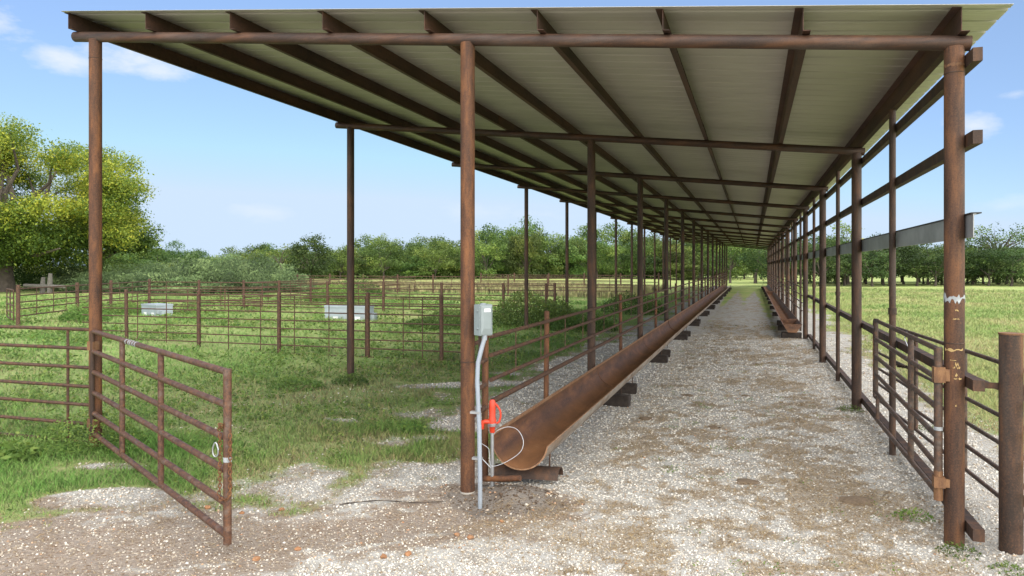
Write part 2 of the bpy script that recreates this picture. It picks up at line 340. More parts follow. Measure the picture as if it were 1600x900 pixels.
def masks(x, y):
    """grass cover, bare brown dirt, dead stalks and greenness of the grass, all 0..1"""
    n1 = fbm(x, y, .55, 4, 21)-.5; n2 = fbm(x, y, 2.2, 4, 31)-.5; n3 = fbm(x, y, 7.5, 3, 41)-.5
    yb = np.interp(x, [-40, -9, -6.8, -6.2, -5.5, -5.0, -4.2, -3.4, -2.8], [3.3, 3.9, 4.7, 5.1, 5.8, 6.4, 7.1, 7.6, 7.9])
    front = (y-yb)/1.6
    side = np.where(y > 9.6, (-4.55-x)/1.5+.15, (-2.7-x)/.7)
    gl = np.minimum(front, side)+n1*1.6+n2*1.7
    for e in ((-4.55, 8.85, .85, .42, 20), (-5.9, 13.2, 1.6, .4, 25), (-7.2, 11.3, .7, .35, 10), (-3.7, 10.2, 1.1, .8, 70), (-7.0, 6.5, .6, .25, 20), (-6.2, 5.7, .7, .3, 30), (-6.0, 9.6, .55, .25, 0), (-15.8, 26.1, 1.9, .9, 12)):
        gl = gl-1.25*sst(-.25, .5, ell(x, y, *e)+n2*.6)
    for e in ((-3.75, 8.75, .55, .42, 0), (-5.9, 8.2, 1.1, .5, 20), (-7.4, 7.7, .9, .6, 0)):
        gl = gl+.9*sst(0, .5, ell(x, y, *e))
    gl = np.where(x < -2.3, gl, -1)
    gr = (x-3.0)/1.4+n1*1.3+n2*.8
    gr = np.where(x > 0, gr, -1)
    mid = (y-44)/18*.8-.3+n1*1.6-np.abs(x+.55)/.75
    end = (y-88)/7+n1
    ed = (y-40)/25-np.abs(x+1.75)/.35+n1*1.5
    ed2 = (y-30)/25-np.abs(x-.75)/.35+n1*1.5
    g = np.maximum.reduce([gl, gr, np.where(np.abs(x) < 2.6, np.maximum.reduce([mid, ed, ed2]), -1), end])
    grass = np.clip(.5+g, 0, 1)
    dirt = .78*sst(1.05, .35, seg(x, y, -2.3, 6.65, -5.4, 4.2)+n1*.8+n2*.9+n3*1.2)
    dirt = np.maximum(dirt, sst(.0, .4, ell(x, y, -2.38, 6.9, .95, .62)+n2*.5+n3*.6))
    dirt = np.maximum(dirt, .70*sst(.0, .6, ell(x, y, -6.6, 4.8, 2.6, 1.0, 25)+n2*1.4+n1*.7+n3*1.3))
    lane = sst(2.1, 1.2, np.abs(x+.1))*sst(3, 5, y)
    st = lane*(sst(.45, .68, .5+n1*.6+n2*.85+n3*1.15+.16*np.exp(-((x-.6)/1.0)**2)*sst(30, 10, y)-.05+.10*sst(11, 8, y)*sst(0, 1.2, x)))
    st = np.maximum(st, .9*sst(.1, .6, ell(x, y, .75, 8.0, .75, 1.0, 10)+n2*.8+n3*1.0))
    st = np.maximum(st, .55*sst(.1, .6, ell(x, y, -1.6, 6.2, 1.3, .9, 10)+n2*1.2+n3*1.2))
    st = np.maximum(st, .55*sst(.2, .5, grass)*sst(.9, .5, grass))
    green = np.clip(.62+1.4*(fbm(x, y, .28, 3, 55)-.5)+.7*n2-.35*sst(.0, 1, -g+.9)*sst(14, 9, y), 0, 1)
    dryp = sst(.44, .62, fbm(x, y, .95, 3, 61))*sst(17, 12, y)*sst(-10.5, -8, x)*(x < 0)
    green = np.clip(green-.42*dryp, 0, 1); grass = np.clip(grass-.25*dryp, 0, 1)
    return grass, dirt, st, green

# ------------------------------------------------------------------ ground: one sheet to the horizon
def steps(parts):
    o = []
    for a, b, s in parts: o += list(np.arange(a, b-1e-6, s))
    return o
def geo(a, b, s, k):
    o = []; x = a
    while x < b: o.append(x); x += s; s *= k
    return o+[b]
xs = np.array([-q for q in geo(16, 3000, .4, 1.13)][::-1]+steps(((-15.9, -9, .22), (-9, 4, .09), (4, 8, .2)))+geo(8, 3000, .4, 1.13))
ys = np.array([-q for q in geo(2, 200, .5, 1.4)][::-1]+steps(((-1.9, 3.6, .4), (3.6, 12, .09), (12, 20, .14), (20, 50, .35)))+geo(50, 3000, .5, 1.12))
gx, gy = np.meshgrid(xs, ys, indexing='ij'); fx, fy = gx.ravel(), gy.ravel()
nx, ny = len(xs), len(ys)
idx = np.arange(nx*ny).reshape(nx, ny)
quads = np.stack([idx[:-1, :-1].ravel(), idx[1:, :-1].ravel(), idx[1:, 1:].ravel(), idx[:-1, 1:].ravel()], 1)
me = fastmesh('ground', np.stack([fx, fy, hgt(fx, fy)], 1), quads)
for nme, arr in zip(('m_grass', 'm_dirt', 'm_straw', 'm_green'), masks(fx, fy)):
    a = me.attributes.new(nme, 'FLOAT', 'POINT'); a.data.foreach_set('value', arr.astype(np.float32))
me.polygons.foreach_set('use_smooth', [True]*len(me.polygons))
m, nt_, b = newmat('ground'); gpos = nt_.nodes.new('ShaderNodeNewGeometry').outputs['Position']
def attr(nt, n):
    a = nt.nodes.new('ShaderNodeAttribute'); a.attribute_name = n; return a.outputs['Fac']
vo = tex(nt_, 'ShaderNodeTexVoronoi', 38, vec=gpos); vo2 = tex(nt_, 'ShaderNodeTexVoronoi', 17, vec=gpos)
sep = nt_.nodes.new('ShaderNodeSeparateColor'); nt_.links.new(vo.outputs['Color'], sep.inputs[0])
sep2 = nt_.nodes.new('ShaderNodeSeparateColor'); nt_.links.new(vo2.outputs['Color'], sep2.inputs[0])
nf = tex(nt_, 'ShaderNodeTexNoise', 3.2, 8, .65, gpos); nb = tex(nt_, 'ShaderNodeTexNoise', .35, 6, .6, gpos); nh = tex(nt_, 'ShaderNodeTexNoise', 30, 6, .7, gpos)
gravel = ramp(nt_, sep.outputs[0], ((0, (.16, .125, .085)), (.2, (.40, .35, .27)), (.5, (.655, .605, .515)), (1, (.85, .82, .75))))
gravel2 = ramp(nt_, sep2.outputs[0], ((0, (.34, .29, .225)), (.5, (.54, .50, .435)), (1, (.70, .67, .61))))
gravel = mix(nt_, .3, gravel, gravel2)
gravel = mix(nt_, ramp(nt_, nf.outputs[0], ((.46, (0,)*3), (.72, (.7,)*3))), gravel, (.33, .255, .175))
gravel = mix(nt_, .75, gravel, ramp(nt_, vo.outputs['Distance'], ((.25, (1,)*3), (.62, (.36,)*3))), 'MULTIPLY')
dirtc = ramp(nt_, nh.outputs[0], ((.32, (.10, .062, .038)), (.5, (.19, .127, .08)), (.7, (.36, .275, .195))))
soil = ramp(nt_, nf.outputs[0], ((.3, (.17, .235, .07)), (.55, (.24, .29, .10)), (.75, (.38, .32, .17))))
pasture = ramp(nt_, nb.outputs[0], ((.32, (.25, .36, .10)), (.5, (.35, .41, .13)), (.68, (.45, .42, .18))))
pasture = mix(nt_, .55, pasture, ramp(nt_, nh.outputs[0], ((.3, (.62,)*3), (.7, (1.0,)*3))), 'MULTIPLY')
strawc = ramp(nt_, nh.outputs[0], ((.32, (.125, .076, .034)), (.5, (.28, .185, .088)), (.68, (.48, .36, .205))))
def edge(nt, name, lo, hi, noise, amt):
    s = math_node(nt, 'ADD', attr(nt, name), math_node(nt, 'MULTIPLY', math_node(nt, 'SUBTRACT', noise, .5), amt))
    mr = nt.nodes.new('ShaderNodeMapRange'); mr.interpolation_type = 'SMOOTHSTEP'; mr.inputs[1].default_value = lo; mr.inputs[2].default_value = hi
    nt.links.new(s, mr.inputs[0]); return mr.outputs[0]
cd = nt_.nodes.new('ShaderNodeVectorMath'); cd.operation = 'LENGTH'; nt_.links.new(gpos, cd.inputs[0])
farm = nt_.nodes.new('ShaderNodeMapRange'); farm.inputs[1].default_value = 16; farm.inputs[2].default_value = 45; nt_.links.new(cd.outputs['Value'], farm.inputs[0])
dirtc = mix(nt_, edge(nt_, 'm_dirt', .78, .98, nh.outputs[0], .1), dirtc, ramp(nt_, nh.outputs[0], ((.35, (.045, .027, .015)), (.6, (.105, .066, .038)), (.75, (.20, .14, .09)))))
fines = edge(nt_, 'm_dirt', .25, .7, nh.outputs[0], .9)
keepst = math_node(nt_, 'SUBTRACT', 1.0, math_node(nt_, 'MULTIPLY', math_node(nt_, 'GREATER_THAN', sep.outputs[1], .66), .55))   # single pale stones still showing through dirt and straw
c = mix(nt_, math_node(nt_, 'MULTIPLY', fines, math_node(nt_, 'ADD', math_node(nt_, 'MULTIPLY', keepst, .6), .4)), gravel, dirtc)
c = mix(nt_, math_node(nt_, 'MULTIPLY', math_node(nt_, 'MULTIPLY', edge(nt_, 'm_straw', .15, .9, nh.outputs[0], 1.5), .88), keepst), c, strawc)
grc = mix(nt_, farm.outputs[0], soil, pasture)
c = mix(nt_, edge(nt_, 'm_grass', .3, .75, nh.outputs[0], .7), c, grc)
nt_.links.new(c, b.inputs['Base Color']); b.inputs['Roughness'].default_value = .92; b.inputs['Specular IOR Level'].default_value = .2
hgh = math_node(nt_, 'ADD', math_node(nt_, 'MULTIPLY', vo.outputs['Distance'], -1.0), math_node(nt_, 'MULTIPLY', nh.outputs[0], .8))
bump(nt_, b, hgh, .6, .02)
gr = link('ground', me, m); tag(gr, 'gravel lane running into green and dry pasture', 'ground', kind='structure')

# ------------------------------------------------------------------ the long feeding shed
SP = 6.1
Y0 = 7.025; XL, XC, XR = -7.825, -2.808, 1.620
NB = 14
def beamz(x): return 5.223+(x-XL)*(4.236-5.223)/(XR-XL)
SLOPE = (4.236-5.223)/(XR-XL)
BR = .0635; PH = .2
YF, YE = 6.84, Y0+13*SP+.45
shed = thing('feeding_shed', 'long open-sided pipe shed with rusty posts and a corrugated steel roof over the gravel lane', 'shed', (0, 0, 0))
def rl(me_mb, name, mat, parent): return me_mb.build(name, mat, parent)
def seamed_tube(a, b, r, n):  # straight pipe with a few rings of vertices
    a, b = Vector(a), Vector(b); return [a, b]
posts = {}
for k in range(NB):
    y = Y0+k*SP
    for X in (XL, XC, XR):
        zt = beamz(X)-BR*.55
        front = (k == 0)
        mb = MB().tube([(X, y, -.35), (X, y, zt)], .0745 if X != XR else .077, 20 if k < 3 else 10)
        p = mb.build('post', ('post' if X != XR else 'frontright') if front else 'darkpost', shed); posts[(X, k)] = p  # posts behind the front row: roof shade put into the colour as darker rust
    x0, x1 = XL-.33, XR+.12
    n = 20 if k < 3 else 10
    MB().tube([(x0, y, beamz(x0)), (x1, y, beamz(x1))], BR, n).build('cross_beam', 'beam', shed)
    if k < 13:
        y2 = y+SP/2; r = .039; X = XR+.03
        p = MB().tube([(X, y2, -.3), (X, y2, beamz(X)+BR+.0)], r, 14 if k < 4 else 8).build('intermediate_post', 'darkpost', shed)
        if k < 8: MB().tube([(X, y2, 1.75), (X, y2, 1.83)], r+.010, 14).build('pipe_coupling', 'darkpost', p)
# weld beads on the near posts
for X, zz in ((XR, 1.70), (XR, 3.98), (XC, 1.36), (XL, 4.95)):
    rr = (.077 if X == XR else .0745)
    MB().tube([(X, Y0, zz-.006), (X, Y0, zz-.003), (X, Y0, zz+.003), (X, Y0, zz+.006)], [rr-.002, rr+.003, rr+.003, rr-.002], 20).build('weld_seam', 'darkpost', posts[(X, 0)])
def shell_patch(mb, cx, cy, r, a0, a1, z0, z1, jag, seed, n=14):
    """a thin ragged patch of paint wrapped round a pipe"""
    q = random.Random(seed); top = []; bot = []
    for i in range(n+1):
        a = R(a0+(a1-a0)*i/n); top.append((a, z1-q.random()*jag)); bot.append((a, z0+q.random()*jag))
    vs = []; 
    for rr in (r+.0006, r+.002):
        for lst in (top, bot):
            vs += [(cx+rr*math.cos(a), cy+rr*math.sin(a), z) for a, z in lst]
    m_ = n+1; fs = []
    for i in range(n):
        fs += [(2*m_+i, 2*m_+i+1, 3*m_+i+1, 3*m_+i), (i, m_+i, m_+i+1, i+1), (i, i+1, 2*m_+i+1, 2*m_+i), (m_+i, 3*m_+i, 3*m_+i+1, m_+i+1)]
    fs += [(0, 2*m_, 3*m_, m_), (n, m_+n, 3*m_+n, 2*m_+n)]
    mb.add(vs, fs)
mb = MB(); shell_patch(mb, XR, Y0, .077, 165, 380, 2.03, 2.13, .055, 3, 22); mb.build('white_paint_patch', 'whitepaint', posts[(XR, 0)], ang=80)
mb = MB()
for a0, a1, z0, z1 in ((250, 285, 1.90, 1.912), (262, 280, 1.965, 1.99), (200, 310, 1.625, 1.665), (235, 268, 1.555, 1.568), (262, 282, 1.50, 1.55), (250, 262, 1.485, 1.51), (272, 290, 1.485, 1.515), (255, 300, 1.40, 1.412), (262, 275, 1.42, 1.46), (282, 300, 1.395, 1.42), (262, 270, 1.17, 1.19)):
    shell_patch(mb, XR, Y0, .077, a0, a1, z0, z1, (z1-z0)*.6, int(a0*7+z0*90), 8)
mb.build('yellow_paint_mark', 'yellowpaint', posts[(XR, 0)], ang=80)
mb = MB(); shell_patch(mb, XR, Y0, .077, 180, 330, 4.02, 4.06, .02, 8, 16); mb.build('pale_weld_mark', 'hinge', posts[(XR, 0)], ang=80)
MB().tube([(XC, Y0, -.3), (XC, Y0, .02)], .078, 18).build('concrete_footing', 'concrete', posts[(XC, 0)])
# Z purlins
def ztop(x): return beamz(x)+BR+PH
for i in range(9):
    x = -8.12+1.22*i; z0 = beamz(x)+BR; t = .006; fl = .065; s = SLOPE
    prof = [(0, 0), (fl, s*fl), (fl, s*fl+t), (t, t+s*t), (t, PH), (-fl, PH-s*fl), (-fl, PH-s*fl-t), (0, PH-t)]
    mb = MB().prism(prof, (x, YF+.05, z0), (x, YE-.05, z0))
    pu = mb.build('purlin', 'purlin', shed, smooth=False)
    # lapped joints of the purlin lengths
    for k in range(1, 6):
        yy = Y0+k*SP
        MB().prism([(t, .012), (t+.005, .012), (t+.005, PH-.004), (t, PH-.004)], (x, yy-.45, z0), (x, yy+.45, z0)).build('lap_plate', 'purlin', pu, smooth=False)
# ribbed roof sheet, ribs across the shed
rib = [(0, 0), (.010, .004), (.024, .0), (.050, 0), (.058, .0035), (.066, 0), (.092, 0), (.106, .030), (.130, .030), (.144, 0), (.170, 0), (.178, .0035), (.186, 0), (.215, 0), (.223, .0035), (.231, 0), (.262, 0), (.270, .0035), (.278, 0)]
per = .305
prof = []
yy = YF
while yy < YE:
    prof += [(yy+a, z) for a, z in rib]; yy += per
prof.append((yy, 0)); prof = np.array(prof)
xL, xR_ = -8.19, 2.0
nP = len(prof)
xsR = np.linspace(xL, xR_, 5)
top = []
for dz in (.0, .003):
    for x in xsR:
        top.append(np.stack([np.full(nP, x), prof[:, 0], ztop(x)+.002+dz+prof[:, 1]], 1))
vs = np.concatenate(top); fs = []
q = np.arange(nP-1)
for lay in (0, 1):
    for c_ in range(4):
        a = (lay*5+c_)*nP+q; b_ = (lay*5+c_+1)*nP+q
        fs.append(np.stack([a, b_, b_+1, a+1] if lay else [a, a+1, b_+1, b_], 1))
for c_ in (0, 4):
    a = c_*nP+q; b_ = (5+c_)*nP+q; fs.append(np.stack([a, a+1, b_+1, b_], 1))
for e in (0, nP-1):
    for c_ in range(4):
        fs.append(np.array([[c_*nP+e, (c_+1)*nP+e, (5+c_+1)*nP+e, (5+c_)*nP+e]]))
me = fastmesh('roof', vs, np.concatenate(fs)); fix_normals(me)
link('roof', me, 'roof', shed)
# girts along the right-hand side, outside the posts
gx0 = XR+.078
def boxsec(z0, z1, wd, t):
    return [(0, z0), (wd, z0), (wd, z1), (0, z1)]
def channel(z0, z1, wd, t, out=True):
    return [(0, z0), (wd, z0), (wd, z0+t), (t, z0+t), (t, z1-t), (wd, z1-t), (wd, z1), (0, z1)]
for zc, hh, wd, mat, nm in ((4.07, .11, .07, 'black', 'girt'), (3.40, .11, .07, 'black', 'girt')):
    MB().prism(boxsec(zc-hh/2, zc+hh/2, wd, .008), (gx0, Y0-.24, 0), (gx0, YE-.3, 0)).build(nm, 'darkpost', shed, smooth=False)
g = MB().prism(channel(2.585, 2.775, .022, .006), (gx0, Y0-.25, 0), (gx0, YE-.3, 0)).build('galvanized_girt', 'galv', shed, smooth=False)
MB().prism([(-.012, 2.777), (.060, 2.777), (.060, 2.787), (-.012, 2.787)], (gx0, Y0-.25, 0), (gx0, YE-.3, 0)).build('top_flange', 'black', g, smooth=False)
MB().prism(boxsec(1.335, 1.425, .085, .01), (gx0, Y0-.24, 0), (gx0, Y0+3*SP, 0)).build('girt', 'darkpost', shed, smooth=False)
MB().prism(boxsec(.115, .215, .085, .01), (gx0, Y0-.24, 0), (gx0, Y0+3*SP, -.06)).build('girt', 'darkpost', shed, smooth=False)

# ------------------------------------------------------------------ pipe fences
def fence(name, label, p0, p1, rails, posts_, stays, rr=.024, pr=.057, sr=.011, ptop=1.66, zmin=-.2, group=None, n=8, cat='fence', mat='fence', pmat='fence', rail_off=0.):
    p0, p1 = Vector((*p0, 0)), Vector((*p1, 0)); d = p1-p0; dn = d.normalized(); nrm = Vector((dn.y, -dn.x, 0))*rail_off
    t = thing(name, label, cat, (p0.x, p0.y, hz(p0.x, p0.y)), 0, group)
    o = -Vector(t.location)
    for z in rails: MB().tube([p0+o+nrm+Vector((0, 0, z)), p1+o+nrm+Vector((0, 0, z))], rr, n).build('rail', mat, t)
    for s in posts_:
        q = p0+d*s; g_ = hz(q.x, q.y)
        ln2 = Vector((rnd.uniform(-.018, .018), rnd.uniform(-.018, .018), rnd.uniform(-.02, .03)))
        mb = MB().tube([q+o+Vector((0, 0, g_-.3)), q+o+ln2+Vector((0, 0, ptop-.012)), q+o+ln2+Vector((0, 0, ptop))], [pr, pr, pr*.7], max(n, 10)); mb.build('post', pmat, t)
    for s in stays:
        q = p0+d*s+nrm; g_ = max(hz(q.x, q.y)-.05, min(rails))
        MB().tube([q+o+Vector((0, 0, min(rails) if min(rails) > .5 else g_)), q+o+Vector((0, 0, max(rails)))], sr, 6).build('stay', mat, t)
    return t
# feed-alley fence along the trough
ya, yb_ = 7.48, Y0+13*SP
Lf = yb_-ya
pts_ = [(ya+.0-ya)/Lf, (9.95-ya)/Lf]+[(Y0+SP*(k+.5)-ya)/Lf for k in range(1, 13)]
sts = []
for k in range(0, 13):
    base = Y0+SP*k
    for q in ((.22, .40, .62, .82) if k == 0 else (.12, .30, .66, .85)):
        if base+q*SP > ya+.2: sts.append((base+q*SP-ya)/Lf)
ff = fence('feed_fence', 'four-rail rusty pipe fence running along the left trough under the roof', (XC+.02, ya), (XC+.02, yb_), (1.58, 1.375, 1.105), pts_, sts, .024, .038, .007, 1.69, mat='fence', pmat='post', rail_off=.07)
o = -Vector(ff.location)
MB().tube([o+Vector((XC+.09, ya+.05, .865)), o+Vector((XC+.09, yb_, .865))], .031, 10).build('rail', 'fence', ff)
for z in (1.58, 1.35, 1.08, .83): MB().tube([o+Vector((XC+.03, Y0+.06, z-.05)), o+Vector((XC+.04, ya, z-.02))], .024, 8).build('rail', 'fence', ff)
# back-side fence of the right row, from the fourth post on
ya2 = Y0+3*SP
fence('side_fence', 'four-rail pipe fence between the far right-hand posts beside the right trough', (XR-.1, ya2), (XR-.1, yb_), (1.66, 1.40, 1.16, .90), [], [q/19 for q in range(1, 19)], .02, .038, .008, 1.7)
# left panel beside the front corner post
fence('end_fence', 'seven-rail pipe fence leaving the left front post towards the left edge', (-7.9, 7.03), (-13.4, 7.0), (1.55, 1.31, 1.07, .83, .6, .36, .13), [1.0], [.07, .45, .8], .022, .06, .017, 1.66)
# pen fences on the left
def tX(px_list, Y, x0, x1):
    o = []
    for px in px_list:
        a = (px-800)/1137.07; c, s = math.cos(R(YAW)), math.sin(R(YAW)); d = Y/(a*s+c); X = a*d*c-d*s; o.append((X-x0)/(x1-x0))
    return o
A0, A1 = -19.0, -6.6
fence('pen_fence', 'eight-rail pipe fence crossing the grass in front of the white tanks', (A0, 16.6), (A1, 16.6), [1.565-.222*k for k in range(8)],
      tX((198, 311, 436, 575, 690), 16.6, A0, A1)+[1], tX((215, 260, 308, 357, 407, 460, 514, 571, 630, 660), 16.6, A0, A1), .0165, .052, .014, 1.66, group=None)
fence('pen_fence', 'five-rail pipe fence receding from a stout post left of the corner post', (-24.6, 18.9), (-30.1, 30.3), (1.55, 1.31, 1.07, .83, .58), (0, .36, .62, 1), (.1, .2, .28, .5, .7, .82), .024, .07, .016, 1.68)
fence('pen_fence', 'six-rail pipe fence across the pens just behind the white tanks', (-30.1, 30.4), (-8.1, 30.4), (1.52, 1.29, 1.06, .83, .60, .36), tX((311, 381, 436, 512, 599, 690, 787, 853), 30.4, -30.1, -8.1)+[1], tX((260, 345, 410, 470, 560, 640, 735, 820, 880), 30.4, -30.1, -8.1), .024, .065, .018, 1.62)
fence('pen_fence', 'pipe fence running away from the camera between the two cross fences of the pens', (-24.3, 30.5), (-24.3, 50), (1.52, 1.27, 1.02, .77, .5), (.3, .52, .75), (.1, .2, .4, .62, .87), .024, .065, .018, 1.66)
fence('pen_fence', 'far pipe fence along the dry strip in front of the treeline', (-44, 50.5), (-8, 50.5), (1.56, 1.32, 1.08, .84, .6), [q/12 for q in range(13)], [(q+.5)/12 for q in range(12)], .026, .065, .018, 1.72)
fence('pen_fence', 'farthest pipe fence seen between the left shed posts', (-25, 66), (-8, 66), (1.5, 1.2, .9, .6), [q/5 for q in range(6)], [], .03, .07, .02, 1.7)

# ------------------------------------------------------------------ gates
def gate(name, label, p0, p1, zs0, zs1, ups, rr, mat, posts_ends=(True, True), up_r=None, n=10, end_ext=(0, 0), sq=False):
    """rails between two plan points; zs0/zs1 are the rail heights at either end"""
    P0, P1 = Vector((*p0, 0)), Vector((*p1, 0)); d = P1-P0
    t = thing(name, label, 'gate', (p0[0], p0[1], hz(*p0))); o = -Vector(t.location); ur = up_r or rr
    for a, b_ in zip(zs0, zs1): MB().tube([P0+o+Vector((0, 0, a)), P1+o+Vector((0, 0, b_))], rr, n).build('rail', mat, t)
    for s in ups:
        q = P0+d*s+o; za = zs0[0]*(1-s)+zs1[0]*s; zb = zs0[-1]*(1-s)+zs1[-1]*s
        MB().tube([q+Vector((0, 0, zb)), q+Vector((0, 0, za))], ur*.95, n).build('upright', mat, t)
    return t, o
hz6 = [1.54, 1.29, 1.035, .78, .525, .275]; ez6 = [1.475, 1.20, .925, .655, .385, .125]
HG, EG = (-7.74, 6.93), (-4.12, 4.97)
g1, o = gate('gate', 'six-rail rusty pipe gate open over the left grass with a chain on its end', HG, EG, hz6, ez6, (.285, .60), .029, 'gate', up_r=.031)
e = Vector((*EG, 0))+o
MB().tube([e+Vector((0, 0, .055)), e+Vector((0, 0, 1.50))], .034, 14).build('end_upright', 'gate', g1)
h_ = Vector((*HG, 0))+o
MB().tube([h_+Vector((-.03, .0, .27)), h_+Vector((-.03, .0, 1.545))], .026, 10).build('hinge_upright', 'darkpost', g1)
for z in (1.36, .4): MB().box(h_+Vector((-.05, .03, z)), (.10, .09, .11)).build('hinge', 'hinge', g1, smooth=False)
# white scratches and paint on the open gate
dgv = (Vector((*EG, 0))-Vector((*HG, 0)))
mb = MB()
for s in (.335, .36, .375, .395, .415):
    z = hz6[0]*(1-s)+ez6[0]*s; q = Vector((*HG, 0))+dgv*s+o
    mb.tube([q+Vector((0, 0, z-.001))-dgv*.004, q+Vector((0, 0, z+.0008))+dgv*.004], .0302, 14, True)
mb.build('bare_scratch', 'whitepaint', g1)
MB().tube([e+Vector((0, 0, .735)), e+Vector((0, 0, .775))], .0347, 14).build('white_paint_mark', 'whitepaint', g1)
# chain
def links_along(pts, L_, r, wd, name, mat, parent=None):
    P = [Vector(p) for p in pts]; acc = [0]
    for i in range(1, len(P)): acc.append(acc[-1]+(P[i]-P[i-1]).length)
    mb = MB(); s = 0; k = 0
    def at(u):
        for i in range(1, len(P)):
            if u <= acc[i]+1e-9: return P[i-1].lerp(P[i], (u-acc[i-1])/max(acc[i]-acc[i-1], 1e-6))
        return P[-1]
    while s+L_ <= acc[-1]:
        a, b_ = at(s), at(s+L_); t = (b_-a).normalized(); u = t.orthogonal().normalized()
        if k % 2: u = t.cross(u)
        c_ = (a+b_)/2; pts2 = []
        for j in range(13):
            an = 2*math.pi*j/12; pts2.append(c_+t*math.cos(an)*(L_*.5+r)+u*math.sin(an)*wd)
        mb.tube(pts2, r, 6, False); s += L_*.82; k += 1
    o_ = mb.build(name, mat, parent); return o_
ex, ey = EG; cr = .047
loop = []
for i in range(7): loop.append((ex-.05+.0*i, ey-.03, .97-.075*i))
for a in range(0, 181, 30): loop.append((ex+cr*1.15*math.cos(R(180+a)), ey-.045, .47+cr*.9*math.sin(R(180+a))))
for i in range(8): loop.append((ex+.052, ey-.03, .52+.065*i))
ch = links_along(loop, .036, .0042, .0125, 'chain', 'chain')
tag(ch, 'rusty chain looped round the free end of the open gate', 'chain')
up = [(ex-.055, ey-.03, .99), (ex-.05, ey-.045, 1.03), (ex-.02, ey-.06, 1.06), (ex-.05, ey+.01, .98)]
cc = links_along(up, .03, .0042, .0125, 'chain_hook', 'chain', ch)
cb = Vector((ex-.078, ey-.05, .84)); pts2 = []
for j in range(25):
    an = 2*math.pi*j/24; wv = .027*(1-.25*math.cos(an)); pts2.append(cb+Vector((math.sin(an)*wv, 0, math.cos(an)*.058)))
mb = MB().tube(pts2, .0052, 8, False); cbo = mb.build('snap_hook', 'silver'); tag(cbo, 'silver snap hook hanging from the rusty chain on the open gate', 'snap hook')
MB().tube([cb+Vector((.012, 0, .05)), cb+Vector((.030, 0, .0))], .0058, 8).build('spring_bar', 'silver', cbo)

# right: gate hung on the right front post, folded back along the lane side
G0, G1 = (1.50, 7.02), (1.49, 10.25)
zz0 = [1.64, 1.39, 1.14, .89, .64, .41]; zz1 = [1.66, 1.42, 1.195, .97, .745, .41]
g2, o = gate('gate', 'six-rail worn pipe gate hinged on the right front post and folded back along the lane', G0, G1, zz0, zz1, (.345,), .024, 'oldgate', up_r=.03)
a_ = Vector((*G0, 0))+o; b_ = Vector((*G1, 0))+o
MB().tube([a_+Vector((0, 0, .36)), a_+Vector((0, 0, 1.66))], .034, 12).build('hinge_upright', 'oldgate', g2)
MB().tube([b_+Vector((0, 0, .745)), b_+Vector((0, 0, 1.68))], .028, 12).build('end_upright', 'oldgate', g2)
q = b_+Vector((0, -.12, 0)); MB().tube([q+Vector((0, 0, .41)), q+Vector((0, 0, .73))], .022, 10).build('short_upright', 'oldgate', g2)
for z in (1.43, .52):
    hb = MB().box(a_+Vector((.0, -.012, z)), (.085, .085, .13 if z > 1 else .09)); hb.box(a_+Vector((.060, -.022, z)), (.04, .07, .10 if z > 1 else .07)); hb.build('hinge', 'hinge', g2, smooth=False)
MB().tube([a_+Vector((0, 0, .36)), a_+Vector((0, 0, .61))], .0365, 12).build('rusty_sleeve', 'hinge', g2)
MB().tube([a_+Vector((0, 0, .955)), a_+Vector((0, 0, .985))], .0347, 12).build('white_paint_mark', 'whitepaint', g2)
# right: long outer gate standing in the pasture side
O0, O1 = (1.86, 12.95), (2.22, 6.1)
zz = [1.475, 1.235, .99, .74, .50, .25]
g3, o = gate('gate', 'long dark pipe gate outside the right-hand posts, passing behind the stout capped post', O0, O1, zz, zz, (0., .36, .63, .97), .021, 'oldgate', up_r=.026)
wl = []
for i in range(14): wl.append((1.93+.015*math.sin(i*2.2), 12.4-.145*i, 1.06-.10*math.sin(math.pi*i/13)+.006*math.sin(i*3)))
ch2 = links_along(wl[6:], .05, .0055, .017, 'chain', 'darkpost'); tag(ch2, 'dark chain draped along the long gate behind the right posts', 'chain')
ch3 = links_along([(1.845, 12.9, 1.32-.05*i) for i in range(17)], .05, .0055, .017, 'chain', 'chain'); tag(ch3, 'rusty chain hanging down the far end of the long right gate', 'chain')
tw = MB().tube([(1.52, 8.45, 1.67), (1.50, 8.47, 1.60), (1.53, 8.36, 1.47), (1.50, 8.22, 1.35)], .004, 6).build('twine', 'silver'); tag(tw, 'short pale wire hanging from the top rail of the folded gate', 'wire')
# stout capped post
bx_, by_ = 2.02, 6.98
bp = thing('gate_post', 'stout rusty pipe post with a flat welded cap at the right edge', 'post', (bx_, by_, 0))
MB().tube([(0, 0, -.35), (0, 0, 1.785)], .086, 24).build('pipe', 'stout', bp)
MB().tube([(0, 0, 1.787), (0, 0, 1.800)], .090, 24).build('cap', 'hinge', bp)
MB().box((-.165, .03, 1.355), (.17, .012, .05)).build('latch_bar', 'darkpost', bp, smooth=False)
MB().box((.135, .0, 1.33), (.09, .06, .085)).build('bracket', 'darkpost', bp, smooth=False)
MB().box((.135, .0, .42), (.09, .06, .085)).build('bracket', 'darkpost', bp, smooth=False)
# folded gate far in the pens
pg, o = gate('gate', 'low pipe gate swung open at the back pen beside the left tank', (-25.4, 25.6), (-21.6, 28.4), [1.30, 1.05, .80, .55, .32], [1.30, 1.05, .80, .55, .32], (0, .33, .66, 1), .024, 'fence')
pg2, o = gate('gate', 'narrow pipe gate seen edge-on beside the stout post under the walnut tree', (-24.75, 18.85), (-26.6, 20.0), [1.50, 1.2, .95, .7, .45], [1.50, 1.2, .95, .7, .45], (.0, .5, 1), .024, 'fence')

